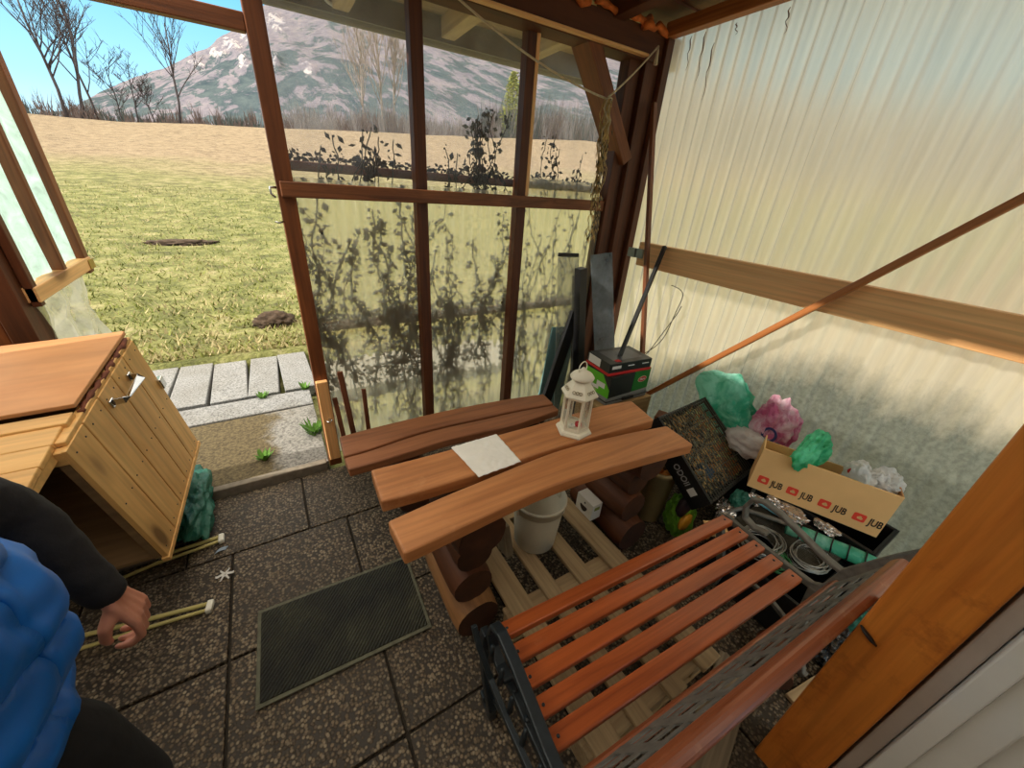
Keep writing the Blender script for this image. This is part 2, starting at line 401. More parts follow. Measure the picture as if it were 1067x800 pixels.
xs = sorted(set([-120, -90, -60, -45, -35] + [-28 + i * 1.2 for i in range(70)] + [58, 64, 72, 82, 95, 110, 140, 180]))
vs = [V((x, y, land_z(x, y))) for y in ys for x in xs]; nx = len(xs)
fs = [(j * nx + i, j * nx + i + 1, (j + 1) * nx + i + 1, (j + 1) * nx + i) for j in range(len(ys) - 1) for i in range(nx - 1)
      if not (xs[i + 1] > -1.6 and xs[i] < 1.6 and ys[j] > -3 and ys[j + 1] < 2)]
m.add(vs, fs, 0, True); struct(m.build('ground', meadow_mat()))

# mountain behind the meadow
def mtn_e(az):
    P = [(-60, 2), (-16, 2.4), (-13.5, 3.0), (-11.4, 4.3), (-9.2, 5.4), (-6.9, 6.6), (-4, 8.3), (-2.7, 9.1), (-1.35, 10.0), (-.4, 10.8), (.6, 11.3), (1.9, 12.1), (3, 13.1), (4.2, 13.8), (5.6, 14.6), (10, 17), (20, 18), (40, 16), (60, 12), (110, 8)]
    for (a, b), (c, d) in zip(P, P[1:]):
        if az <= c: return b + (d - b) * (az - a) / (c - a)
    return P[-1][1]
CL = [(-2.5, 8.2, 1.1, .7), (.7, 10.2, 1.4, .9), (2.4, 11.4, 1.2, .9), (-.6, 9.4, 1.2, .5), (4.4, 9.6, .7, 1.1), (5.1, 12.7, 1.6, .9), (7.4, 9.5, 1.0, .7), (1.5, 9.0, .8, .6)]
m = MB(); NA, NR = 260, 70; cliffs = []; vs = []
for j in range(NR + 1):
    t = j / NR; r = 130 + 620 * t
    for i in range(NA + 1):
        a = -60 + 170 * (i / NA) if False else (-22 + 72 * (i / 230) if i <= 230 else 50 + 60 * ((i - 230) / 30))
        E = mtn_e(a); zr = 750 * math.tan(math.radians(E))
        z = 2 + (zr - 2) * (t ** 1.05)
        x, y = r * math.sin(math.radians(a)), r * math.cos(math.radians(a))
        q = V((x * .014, y * .0045, 0)); k = t * (1 - t * .75) * 34
        z += (noise.noise(q) * .7 + (.3 - abs(noise.noise(q * 2.3))) * .6 + noise.noise(q * 5) * .12) * k
        el_ = math.degrees(math.atan2(z - 1.65, r)); cv = 0
        for ca, ce, wa, we in CL:
            d = ((a - ca) / wa) ** 2 + ((el_ - ce) / we) ** 2
            cv = max(cv, 1 - d)
        cv = max(0, cv)
        if cv > 0: z += abs(noise.noise(V((a * 3, el_ * 3, 2)))) * 10 * cv
        vs.append(V((x, y, z))); cliffs.append(cv)
fs = [(j * (NA + 1) + i, j * (NA + 1) + i + 1, (j + 1) * (NA + 1) + i + 1, (j + 1) * (NA + 1) + i) for j in range(NR) for i in range(NA)]
m.add(vs, fs, 0, True)
def mountain_mat():
    m, nt, b, _ = mat('wooded_mountain'); P = coords(nt, (1, .24, 1), False); tc = nd(nt, 'ShaderNodeTexCoord')
    at = nd(nt, 'ShaderNodeAttribute', attribute_name='cliff')
    s = nd(nt, 'ShaderNodeSeparateXYZ'); nt.links.new(tc.outputs['Object'], s.inputs[0])
    n1 = noise_n(nt, P, .022, 6, .6); n2 = noise_n(nt, P, .16, 8, .72); n4 = noise_n(nt, P, .075, 7, .66, .5)
    base = ramp(nt, [(.30, srgb(102, 100, 110)), (.48, srgb(128, 122, 130)), (.58, srgb(140, 132, 136)), (.7, srgb(152, 142, 136))], n2)
    con = ramp(nt, [(.35, srgb(62, 74, 82)), (.65, srgb(92, 102, 104))], n2)
    hz = nd(nt, 'ShaderNodeMapRange'); hz.inputs[1].default_value = 112; hz.inputs[2].default_value = 62; nt.links.new(s.outputs['Z'], hz.inputs[0])
    mu = nd(nt, 'ShaderNodeMath', operation='MULTIPLY_ADD'); mu.inputs[1].default_value = .11; nt.links.new(hz.outputs[0], mu.inputs[0])
    m4 = nd(nt, 'ShaderNodeMath', operation='MULTIPLY_ADD'); m4.inputs[1].default_value = .45; nt.links.new(n2, m4.inputs[0]); m5 = nd(nt, 'ShaderNodeMath', operation='MULTIPLY'); m5.inputs[1].default_value = .62; nt.links.new(n4, m5.inputs[0]); nt.links.new(m5.outputs[0], m4.inputs[2]); nt.links.new(m4.outputs[0], mu.inputs[2])
    cm = ramp(nt, [(.61, (0, 0, 0)), (.65, (1, 1, 1))], mu.outputs[0])
    c = mix(nt, cm.outputs[0], base.outputs[0], con.outputs[0])
    rk = ramp(nt, [(.38, srgb(96, 100, 118)), (.47, srgb(146, 142, 150)), (.58, srgb(186, 178, 176))], n2)
    ml = nd(nt, 'ShaderNodeMath', operation='MULTIPLY_ADD'); ml.inputs[1].default_value = .34; nt.links.new(at.outputs['Fac'], ml.inputs[0]); nt.links.new(n2, ml.inputs[2])
    km = ramp(nt, [(.72, (0, 0, 0)), (.80, (1, 1, 1))], ml.outputs[0])
    c = mix(nt, km.outputs[0], c, rk.outputs[0])
    nt.links.new(c, b.inputs['Base Color']); b.inputs['Roughness'].default_value = 1; b.inputs['Specular IOR Level'].default_value = 0
    return m
o = struct(m.build('mountain', mountain_mat()))
at = o.data.attributes.new('cliff', 'FLOAT', 'POINT'); at.data.foreach_set('value', cliffs)

# ------------------------------------------------------------------ trees on the crest
BARK = plain('bark', srgb(84, 76, 78), .95, 0, .2, 5); BARKL = plain('pale_bark', srgb(176, 160, 146), .95, 0, .2, 5)
TWIG = plain('twigs', srgb(128, 112, 104), .95, 0, .25, 3, 0)
def bare_tree(name, label, x, y, h, seed, bark, lean=0, spread=.6, trunks=1, group=None, dense=6, tw=.016):
    R = random.Random(seed); m = MB()
    def grow(p, d, L, r, depth):
        k = 4; pts = [p]; q = V(p); dd = V(d)
        for i in range(k):
            dd = (dd + V((R.uniform(-1, 1), R.uniform(-1, 1), R.uniform(-.25, .6))) * .13).normalized()
            q = q + dd * (L / k); pts.append(V(q))
        rs = [r * (1 - .6 * i / k) for i in range(k + 1)]
        m.tube(pts, rs, 5 if depth == 0 else 3)
        if depth >= 3: return
        nb = dense if depth == 0 else (5 if depth == 1 else 4)
        for i in range(nb):
            f = R.uniform(.28, 1.0) if depth == 0 else R.uniform(.2, 1)
            a = min(int(f * k), k - 1); bp = pts[a].lerp(pts[a + 1], f * k - a)
            side = V((R.uniform(-1, 1), R.uniform(-1, 1), R.uniform(-.1, .5))).normalized()
            nd_ = (dd * (1 - spread) + side * spread + V((0, 0, .25))).normalized()
            grow(bp, nd_, L * R.uniform(.38, .6) * (1.25 - .5 * f), max(r * .45, tw), depth + 1)
    z = land_z(x, y) - .2
    for i in range(trunks):
        d = V((lean + R.uniform(-.2, .2) * (trunks > 1), R.uniform(-.1, .1), 1)).normalized()
        grow(V((0, 0, 0)) + V((i * .9, 0, 0)) * (trunks > 1), d, h * R.uniform(.85, 1), h * .012 + .015, 0)
    o = m.build(name, bark, M=Matrix.Translation((x, y, z)))
    return tag(o, label, 'tree', group)
def on_crest(az, y=47): return math.tan(math.radians(az)) * y
bare_tree('bare_tree', 'tall dark bare tree with twin forked trunks at the meadow edge', on_crest(-13.2), 47, 8.6, 3, BARK, .12, .62, 2, dense=9, tw=.017)
bare_tree('bare_tree', 'dark bare tree leaning left, right of the twin trunked tree', on_crest(-11.4), 48, 6.6, 11, BARK, -.02, .6, 1, dense=8, tw=.017)
bare_tree('bare_tree', 'slim solitary bare tree against the sky and mountain slope', on_crest(-5.2), 47, 7.2, 5, BARK, .08, .5, 1, dense=10)
for i, (a, h, s, l) in enumerate([(-9.9, 4.2, 21, 'low spreading bare tree beside the leaning tree'), (-8.8, 4.4, 22, 'second low bare tree, left of the slim solitary tree'),
                                  (-7.4, 3.2, 23, 'smallest bare tree at the foot of the mountain slope')]):
    bare_tree('bare_tree', l, on_crest(a), 49, h, s, BARK, 0, .7, 1, dense=8)
for i, (a, h, s, l) in enumerate([(12.6, 8.0, 31, 'pale bare poplar, left one of the trio seen through the clear pane'), (14.6, 10.0, 32, 'tallest pale bare poplar in the middle of the trio'),
                                  (16.4, 9.0, 33, 'pale bare poplar, right one of the trio beside the middle post')]):
    bare_tree('poplar', l, on_crest(a, 50), 50, h, s, BARKL, 0, .4, 1, 'poplars behind the clear pane', dense=14, tw=.017)
EV = plain('olive_needles', srgb(150, 152, 72), .9, 0, .35, 4)
def evergreen(label, x, y, h, w, seed):
    R = random.Random(seed); t = thing('evergreen_tree', label, 'tree', loc=(x, y, land_z(x, y) - .1))
    m = MB(); m.tube([(0, 0, 0), (.05, 0, h * .5), (0, 0, h * .95)], [.16, .1, .03], 7); m.build('trunk', BARK, t)
    m = MB()
    for i in range(2600):
        f = R.random() ** .8; rr_ = w * (1 - f) ** .7 * R.uniform(.45, 1.05); a = R.uniform(0, 6.283); z = h * (.06 + .94 * f)
        c = V((math.cos(a) * rr_, math.sin(a) * rr_, z)); s = R.uniform(.14, .34)
        d1 = V((R.uniform(-1, 1), R.uniform(-1, 1), R.uniform(-1, .4))).normalized() * s; d2 = V((R.uniform(-1, 1), R.uniform(-1, 1), R.uniform(-1, 1))).normalized() * s * .6
        m.add([c, c + d1 - d2 * .5, c + d1 * 1.3, c + d1 + d2 * .5], [(0, 1, 2, 3)])
    tag(m.build('foliage', EV, t), kind='stuff')
evergreen('olive green evergreen tree seen through the middle clear pane', on_crest(30.5, 49), 49, 7.0, 2.0, 4)
# scrub along the crest
def scrub(name, label, a0, a1, n, h0, h1, mats, seed, y0=47, y1=60):
    R = random.Random(seed); m = MB()
    for i in range(n):
        y = R.uniform(y0, y1); x = on_crest(R.uniform(a0, a1), y); z = land_z(x, y) - .2; h = R.uniform(h0, h1); mi = R.randrange(len(mats))
        for k in range(16):
            a = R.uniform(0, 6.283); sp = R.uniform(.05, .6); tip = V((math.cos(a) * sp * h * .5, math.sin(a) * sp * h * .5, h * R.uniform(.55, 1)))
            b = V((x + R.uniform(-.3, .3), y + R.uniform(-.3, .3), z)); wv = V((R.uniform(.02, .04), 0, 0)); mid = b + tip * .5 + V((R.uniform(-.2, .2), 0, .1))
            m.add([b - wv, b + wv, mid + wv * .8, mid - wv * .8, b + tip], [(0, 1, 2, 3), (3, 2, 4)], mi)
    tag(m.build(name, mats), label, 'scrub', kind='stuff')
S1 = plain('scrub_brown', srgb(124, 106, 100), .95, 0, .2, 3, 0); S2 = plain('scrub_grey', srgb(160, 150, 146), .95, 0, .2, 3, 0); S3 = plain('scrub_dark', srgb(92, 96, 92), .95, 0, .2, 3, 0)
scrub('bare_scrub', 'grey brown bare scrub along the crest at the foot of the mountain', -16, 4, 200, .7, 2.2, [S1, S3, S1], 1)
scrub('bare_scrub', 'pale bare scrub along the crest behind the clear panes', 4, 30, 380, 1.2, 3.4, [S2, S1, S2], 2)
scrub('bare_thicket', 'tall grey bare thicket on the crest right of the evergreen', 27, 44, 380, 2.4, 6.0, [S2, S2, S1, S3], 3)
# fence pales on the crest are too small to matter; grass blades nearby
R = random.Random(5); m = MB()
GR = [plain('grass_green', srgb(104, 114, 54), .9, 0, .3, 3, 0), plain('grass_straw', srgb(176, 162, 118), .9, 0, .25, 3, 0), plain('grass_olive', srgb(126, 130, 62), .9, 0, .3, 3, 0)]
for i in range(20000):
    y = 4.15 + 14 * R.random() ** 1.6; x = R.uniform(-.42 * y - .6, .95 * y * .4 + 1.4); z = land_z(x, y); h = R.uniform(.02, .075); a = R.uniform(0, 6.283)
    wv = V((math.cos(a), math.sin(a), 0)) * R.uniform(.006, .014); tip = V((R.uniform(-1, 1) * h, R.uniform(-1, 1) * h, h)); g = noise.noise(V((x * .8, y * .8, 3)))
    mi = R.choice([0, 2, 2, 1]) if g > -.05 else R.choice([1, 1, 2])
    b = V((x, y, z)); m.add([b - wv, b + wv, b + tip], [(0, 1, 2)], mi)
tag(m.build('grass', GR), 'short tufted meadow grass, green and straw coloured', 'grass', kind='stuff')
SOIL = plain('soil', srgb(74, 58, 44), .95, 0, .4, 20, .8)
for (x, y, sx, sy, sz, l, sd_) in [(-.08, 4.95, .17, .16, .10, 'dark molehill of earth near the timber post', 1), (-1.38, 9.8, .46, .2, .05, 'flat patch of dark churned earth farther up the meadow', 2)]:
    m = MB(); m.blob((0, 0, .0), (sx, sy, sz), sd_, .4, 3, 4)
    tag(m.build('molehill', SOIL, M=Matrix.Translation((x, y, land_z(x, y)))), l, 'earth mound')
# ------------------------------------------------------------------ paving
def pebble_mat(name, dirt_or_shade=.5, tint=(1, 1, 1), scale=78):
    m, nt, b, _ = mat(name); tc = nd(nt, 'ShaderNodeTexCoord'); P = tc.outputs['Object']
    vo = nd(nt, 'ShaderNodeTexVoronoi'); vo.inputs['Scale'].default_value = scale; nt.links.new(P, vo.inputs['Vector'])
    sc_ = nd(nt, 'ShaderNodeSeparateColor'); nt.links.new(vo.outputs['Color'], sc_.inputs[0])
    peb = ramp(nt, [(0, srgb(96, 82, 66)), (.3, srgb(140, 122, 98)), (.55, srgb(176, 156, 128)), (.8, srgb(206, 192, 166)), (1, srgb(128, 112, 96))], sc_.outputs[0])
    edge = ramp(nt, [(.36, (1, 1, 1)), (.62, (0, 0, 0))], vo.outputs['Distance'])
    c = mix(nt, edge.outputs[0], srgb(58, 48, 38), peb.outputs[0])
    n = noise_n(nt, P, 1.5, 8, .66, .4)
    d = ramp(nt, [(.5 - dirt_or_shade * .28, (0, 0, 0)), (.78 - dirt_or_shade * .28, (1, 1, 1))], n)
    dm = nd(nt, 'ShaderNodeMath', operation='MULTIPLY'); dm.inputs[1].default_value = .66; nt.links.new(d.outputs[0], dm.inputs[0])
    c = mix(nt, dm.outputs[0], c, srgb(66, 56, 42))
    c = mix(nt, 1, c, tint, 'MULTIPLY')
    nt.links.new(c, b.inputs['Base Color']); b.inputs['Roughness'].default_value = .62
    bump(nt, b, edge.outputs[0], .7, .004); return m
PEB = pebble_mat('pebble_slab', .5, (.58, .55, .51), 88); JOINT = plain('joint_dirt', srgb(44, 38, 30), .95, 0, .4, 40)
m = MB(); m.box(-2.2, 2.34, -1.5, 2.14, -.08, -.014, 1)
R = random.Random(3)
for yi, (y0, y1, off) in enumerate([(-1.5, -.98, 0), (-.98, -.445, 0), (-.445, .09, .0), (.09, .625, 0), (.625, 1.16, 0), (1.16, 1.69, 0), (1.69, 2.135, .33)]):
    x = -2.45 + off
    while x < 2.33:
        a, b_ = max(x, -2.2), min(x + .51, 2.34); g = .005
        if b_ - a > .05:
            t = R.uniform(-.003, .003); m.box(a + g, b_ - g, y0 + g, y1 - g, -.04, t, 0)
        x += .51
# x joints fall at -0.41, 0.10 ...
floor = struct(m.build('floor', [PEB, JOINT], bevel=.004))

PALE, ntp, bp_, _ = mat('pale_slab'); tcp = nd(ntp, 'ShaderNodeTexCoord')
n_a = noise_n(ntp, tcp.outputs['Object'], 85, 3, .7); n_b = noise_n(ntp, tcp.outputs['Object'], 3, 6, .6)
c_ = ramp(ntp, [(.34, srgb(92, 92, 93)), (.46, srgb(138, 138, 138)), (.62, srgb(166, 166, 166))], n_a); c2_ = ramp(ntp, [(.35, (.82, .80, .76)), (.6, (1, 1, 1))], n_b)
ntp.links.new(mix(ntp, 1, c_.outputs[0], c2_.outputs[0], 'MULTIPLY'), bp_.inputs['Base Color']); bp_.inputs['Roughness'].default_value = .85; bump(ntp, bp_, n_a, .5, .004)
m, ntm, bm_, _ = mat('mossy_screed'); tcm = nd(ntm, 'ShaderNodeTexCoord'); P = tcm.outputs['Object']
n = noise_n(ntm, P, 2.2, 8, .66, .5); nf = noise_n(ntm, P, 60, 4, .7); sx = nd(ntm, 'ShaderNodeSeparateXYZ'); ntm.links.new(P, sx.inputs[0])
ad = nd(ntm, 'ShaderNodeMath', operation='MULTIPLY_ADD'); ad.inputs[1].default_value = -.9; ntm.links.new(sx.outputs['X'], ad.inputs[0]); ntm.links.new(n, ad.inputs[2])
rm = ramp(ntm, [(.58, (0, 0, 0)), (.72, (1, 1, 1))], ad.outputs[0])
ga = ramp(ntm, [(.35, srgb(96, 94, 90)), (.6, srgb(156, 152, 146))], nf); gb = ramp(ntm, [(.35, srgb(66, 55, 36)), (.6, srgb(112, 98, 68))], nf)
ntm.links.new(mix(ntm, rm.outputs[0], ga.outputs[0], gb.outputs[0]), bm_.inputs['Base Color']); bm_.inputs['Roughness'].default_value = .9; bump(ntm, bm_, nf, .6, .006)
SCREED = m
pa = struct(thing('path'))
m = MB(); m.box(-2.2, .085, 2.19, 2.955, -.06, .022); m.build('screed_strip', SCREED, pa, bevel=.006)
m = MB(); m.box(-2.2, .085, 2.965, 3.22, -.06, .03); m.build('kerb_strip', PALE, pa, bevel=.008)
m = MB(); R = random.Random(8)
for x0, x1 in [(-1.62, -1.37), (-1.36, -1.11), (-1.1, -.86), (-.85, -.61), (-.6, -.352), (-.34, -.118), (-.104, .14), (.15, .39), (.4, .65), (.66, .9), (.91, 1.2), (1.21, 1.5), (1.51, 1.8), (1.81, 2.1)]:
    d = R.uniform(-.05, .05); M = Matrix.Translation(((x0 + x1) / 2, 3.66, 0)) @ Matrix.Rotation(R.uniform(-.03, .03), 4, 'Z')
    m.box(-(x1 - x0) / 2 + .004, (x1 - x0) / 2 - .004, -.40, .40 + d, -.06, .035 + R.uniform(-.006, .006), 0, M)
m.build('slab_row', PALE, pa, bevel=.006)
CONC = plain('weathered_kerb', srgb(128, 118, 104), .9, 0, .2, 30, .5)
m = MB(); m.box(-.62, .07, 2.142, 2.186, -.05, .048); struct(m.build('trim_1', CONC, bevel=.006))

# ------------------------------------------------------------------ far wall
wf = struct(thing('wall_far'))
def post(x0, x1, y0, y1, z0, z1, mt, par, name='post'):
    return beam(name, ((x0 + x1) / 2, (y0 + y1) / 2, z0), ((x0 + x1) / 2, (y0 + y1) / 2, z1), y1 - y0, x1 - x0, MT[mt], par, up=(1, 0, 0))
post(.088, .158, 2.17, 2.24, -.01, 2.50, 'post_lit', wf)
post(.092, .152, 2.135, 2.168, .06, .60, 'pine', wf, 'post_board')
post(.725, .787, 2.17, 2.235, -.01, 2.38, 'post', wf); post(1.35, 1.415, 2.17, 2.235, -.01, 2.37, 'post', wf)
post(1.402, 1.424, 2.165, 2.2, 1.6, 2.36, 'pine', wf, 'batten')
post(2.13, 2.29, 2.085, 2.24, -.01, 2.37, 'post', wf); post(2.03, 2.125, 2.12, 2.2, -.01, 2.36, 'post', wf)
post(1.985, 2.027, 2.15, 2.175, 0.0, 1.62, 'grey_wood', wf, 'batten')
beam('rail', (.10, 2.153, 1.565), (2.03, 2.153, 1.568), .032, .064, MT['rail'], wf)
beam('outer_rail', (.12, 2.293, .868), (2.12, 2.293, .868), .03, .05, MT['post'], wf)
beam('outer_rail', (.12, 2.293, 1.662), (2.12, 2.293, 1.662), .03, .042, MT['post'], wf)
beam('wall_plate', (.05, 2.145, 2.43), (2.4, 2.145, 2.43), .14, .145, MT['roof'], wf)
beam('plate_board', (.2, 2.09, 2.365), (2.1, 2.09, 2.372), .10, .014, MT['pine'], wf)
beam('brace', (1.66, 2.152, 2.44), (2.12, 2.152, 1.84), .08, .15, MT['post_lit'], wf, up=(0, 1, 0))
beam('lintel', (-.9, 2.2, 2.128), (.087, 2.2, 2.128), .05, .058, MT['post_lit'], wf)
def corrugated(fn_u, u0, u1, z0, z1, pitch, amp, mt, par, name='panel', nz=6):
    n = int((u1 - u0) / pitch * 10); m = MB()
    m.grid(lambda a, b: fn_u(u0 + (u1 - u0) * a, amp * math.sin(2 * math.pi * (u1 - u0) * a / pitch), z0 + (z1 - z0) * b), n, nz)
    return m.build(name, mt, par)
corrugated(lambda u, d, z: V((u, 2.252 + d, z)), .12, 1.43, .03, 1.615, .06, .005, MT['sheet_far'], wf, 'lower_panel')
corrugated(lambda u, d, z: V((u, 2.252 + d, z)), 1.432, 2.2, .03, 1.70, .06, .005, MT['sheet_far'], wf, 'lower_panel')
for x0, x1, dy in [(.13, .76, 0), (.75, 1.385, .004), (1.375, 2.14, 0)]:
    m = MB(); m.box(x0, x1, 2.243 + dy, 2.246 + dy, 1.54, 2.50); m.build('clear_pane', MT['clear'], wf)
m = MB()                                   # two galvanised hooks on the door post
m.tube([(.085, 2.165, 1.57), (.06, 2.15, 1.57), (.06, 2.15, 1.545), (.075, 2.15, 1.53)], .005, 6)
m.tube([(.125, 2.13, .36), (.14, 2.115, .355), (.125, 2.112, .345), (.11, 2.12, .355)], .005, 6)
m.tube([(.09, 2.165, 1.43), (.07, 2.15, 1.425), (.055, 2.15, 1.43)], .004, 6)
m.build('hook', MT['chrome'], wf)

# ------------------------------------------------------------------ right wall
wr = struct(thing('wall_right'))
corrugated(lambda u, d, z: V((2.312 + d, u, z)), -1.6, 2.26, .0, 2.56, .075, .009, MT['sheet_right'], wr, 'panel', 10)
beam('rail', (2.25, -1.5, 1.293), (2.25, 1.93, 1.288), .045, .155, MT['pine'], wr)
beam('rafter', (2.255, -1.5, 2.60), (2.255, 2.07, 2.512), .06, .07, MT['stick'], wr)
post(2.24, 2.296, 2.045, 2.08, -.01, 2.48, 'post', wr, 'batten')
R = random.Random(41); SPLIT = plain('split_stain', srgb(112, 78, 48), .8)
for y, L_ in [(1.93, .16), (1.84, .22), (1.77, .26), (1.66, .05), (1.40, .10)]:
    m = MB(); m.tube([V((2.298 - .004, y + .006 * math.sin(k * 1.7) - .008 * k * (k > 4) * .2, 2.475 - L_ * k / 8 - (.06 if y == 1.77 else 0))) for k in range(9)], [.0012, .003, .0035, .0028, .002, .002, .0018, .0014, .0006], 5); m.build('split', SPLIT, wr)
m = MB(); m.box(2.205, 2.222, 1.87, 1.975, 1.262, 1.322); m.box(2.19, 2.207, 1.93, 1.99, 1.262, 1.322); m.build('bracket', plain('galvanised', srgb(140, 150, 146), .4, .6, .15, 40), wr, bevel=.002)

# ------------------------------------------------------------------ roof
ce = struct(thing('ceiling'))
def rz(y): return 2.60 + (2.1 - y) * .04
for i in range(15):                        # boards run along x
    y1 = 3.02 - i * .265; y0 = y1 - .2655
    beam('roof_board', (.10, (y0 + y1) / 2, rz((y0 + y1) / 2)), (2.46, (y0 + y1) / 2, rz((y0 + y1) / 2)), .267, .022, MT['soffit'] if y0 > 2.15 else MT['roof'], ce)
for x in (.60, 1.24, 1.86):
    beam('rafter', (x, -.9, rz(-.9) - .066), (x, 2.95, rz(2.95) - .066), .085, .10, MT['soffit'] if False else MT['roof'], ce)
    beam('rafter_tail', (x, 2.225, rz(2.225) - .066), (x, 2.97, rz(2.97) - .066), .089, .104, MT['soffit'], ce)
m = MB(); R = random.Random(9)
for x0, n, zz in [(1.46, 3, 2.50), (1.66, 9, 2.515), (2.02, 5, 2.50)]:
    pts = []
    for k in range(n + 2): pts.append(V((x0 + k * .042, 2.055 + R.uniform(-.012, .012), zz + R.uniform(-.015, .018))))
    m.tube(pts, [R.uniform(.012, .026) for _ in pts], 8)
m.build('foam_seal', MT['foam'], ce)
gu = struct(thing('trim_2'))
m = MB(); pr = []
for k in range(13):
    a = math.pi * (1 + k / 12); pr.append((.062 * math.cos(a), .062 * math.sin(a)))
pr2 = [(x * .93, y * .93) for x, y in reversed(pr)]
Mg = Matrix(((0, 0, 1, 0), (1, 0, 0, 3.05), (0, 1, 0, 2.475), (0, 0, 0, 1)))
m.prism(pr + pr2, .16, 2.55, 0, Mg, False); m.tube([(.16, 3.115, 2.478), (2.55, 3.115, 2.478)], .009, 8); m.build('gutter', MT['gutter'], gu)
m = MB(); m.box(.14, 2.5, 2.972, 2.992, 2.43, 2.60); m.build('fascia', MT['gutter'], gu)
m = MB(); m.tube([(1.0, 3.05, 2.405), (1.03, 3.05, 2.40), (1.05, 3.0, 2.42)], .012, 8); m.build('gutter_clip', MT['gutter'], gu)
# pale ring fixed under the eave
t = thing('ceiling_light', 'round cream ringed lamp under the eave at the top edge', 'lamp', loc=(.555, 2.955, 2.50))
Ml = Matrix.Translation((.555, 2.962, 2.50)) @ Matrix.Rotation(math.pi / 2, 4, 'X')
m = MB(); m.lathe([(.046, 0), (.046, .012), (.034, .018), (.030, .010), (.030, 0)], 28, 0, (0, 0, 0)); m.build('ring', MT['white_metal'], t, Ml)
m = MB(); m.lathe([(.029, 0), (.028, .010), (.012, .016), (.001, .017)], 24, 0); m.build('lens', plain('lamp_lens', srgb(150, 120, 96), .3), t, Ml)

# ------------------------------------------------------------------ left side
wl = struct(thing('wall_sun_block')); BOUNCE = wood('bounce_board', srgb(206, 194, 174), srgb(234, 226, 210), .8)  # unseen wall, added to keep the sun out; pale boards bounce light in
for i in range(16):
    y0 = 2.06 - (i + 1) * .252
    beam('sun_block_board', (-1.62, y0 + .13, -.02), (-1.62, y0 + .13, 3.3), .255, .03, BOUNCE, wl, up=(1, 0, 0))
wb = struct(thing('wall_house', loc=(0, 0, 0)))
m = MB(); m.box(-1.62, 1.08, -1.02, -.92, -.02, 3.0); m.build('render_coat', plain('house_render', srgb(150, 136, 116), .9, 0, .06, 6), wb, Matrix())
for i in range(11):  # unseen left roof boards, added to narrow the sky light coming in
    y1 = 2.10 - i * .265
    beam('roof_board', (-1.62, y1 - .13, rz(y1) + .03), (ROOF_GAP, y1 - .13, rz(y1) + .03), .267, .022, MT['roof'], ce)
t = thing('wind_screen', 'dark timber side screen with pale teal plastic sheet, left of the doorway', 'screen', loc=(-.86, 2.6, 0))
post(-.95, -.873, 2.245, 2.395, -.01, 2.34, 'post', t); post(-1.03, -.965, 2.28, 2.38, -.01, 2.25, 'post_lit', t)
post(-.888, -.84, 2.965, 3.03, 1.07, 2.08, 'post_lit', t, 'stile'); post(-.888, -.84, 2.665, 2.705, 1.13, 2.08, 'post_lit', t, 'stile'); post(-.870, -.84, 2.31, 2.35, 1.07, 2.22, 'post', t, 'stile')
beam('bottom_rail', (-.862, 2.31, 1.118), (-.862, 3.03, 1.118), .052, .062, MT['pine'], t); beam('top_rail', (-.862, 2.31, 2.10), (-.862, 3.03, 2.10), .052, .06, MT['post'], t)
m = MB(); m.grid(lambda a, b: V((-.882 + .010 * math.sin(a * 22 + math.sin(b * 5) * .6), 2.40 + .63 * a, 1.09 + 1.0 * b)), 90, 14); m.build('sheet', MT['wing_film'], t, Matrix())
HANG = clearish('old_hanging_film', (.78, .76, .66), .62, (.70, .68, .58), .04)
m = MB(); m.grid(lambda a, b: V((-.877 + .02 * math.sin(a * 15 + b * 6) + .012 * noise.noise(V((a * 5, b * 7, 1))), 2.33 + .59 * a + .05 * b, 1.10 - .44 * b - .02 * math.sin(a * 9))), 60, 30); m.build('hanging_film', HANG, t, Matrix())
m = MB(); m.box(-.84, -.832, 2.97, 3.045, 1.09, 1.137); m.build('plate', plain('brass_plate', srgb(176, 146, 70), .4, .5), t, Matrix())

# near post and the white door frame beside it
pp = struct(thing('trim_3', loc=(1.16, -.065, 0)))
beam('post', (1.16, -.062, -.01), (1.16, -.062, 2.5), .132, .12, MT['orange'], pp, up=(1, 0, 0), bevel=.006)
m = MB(); m.tube([(1.093, .0, .74), (1.088, -.012, .735), (1.088, -.03, .725), (1.093, -.042, .716)], [.003, .007, .007, .003], 8, flat=.5); m.build('tape_strip', MT['black'], pp, Matrix())
d1 = struct(thing('door_1', loc=(1.15, -.2, 0)))
for y0, y1, dx, mt_ in [(-.165, -.134, .012, 'grey_pvc'), (-.205, -.167, -.012, 'white_pvc'), (-.262, -.207, .004, 'white_pvc'), (-.60, -.264, .022, 'white_pvc')]:
    m = MB(); m.box(1.10 + dx, 1.22, y0, y1, 0, 2.3); m.build('frame', MT[mt_], d1, Matrix(), bevel=.004)

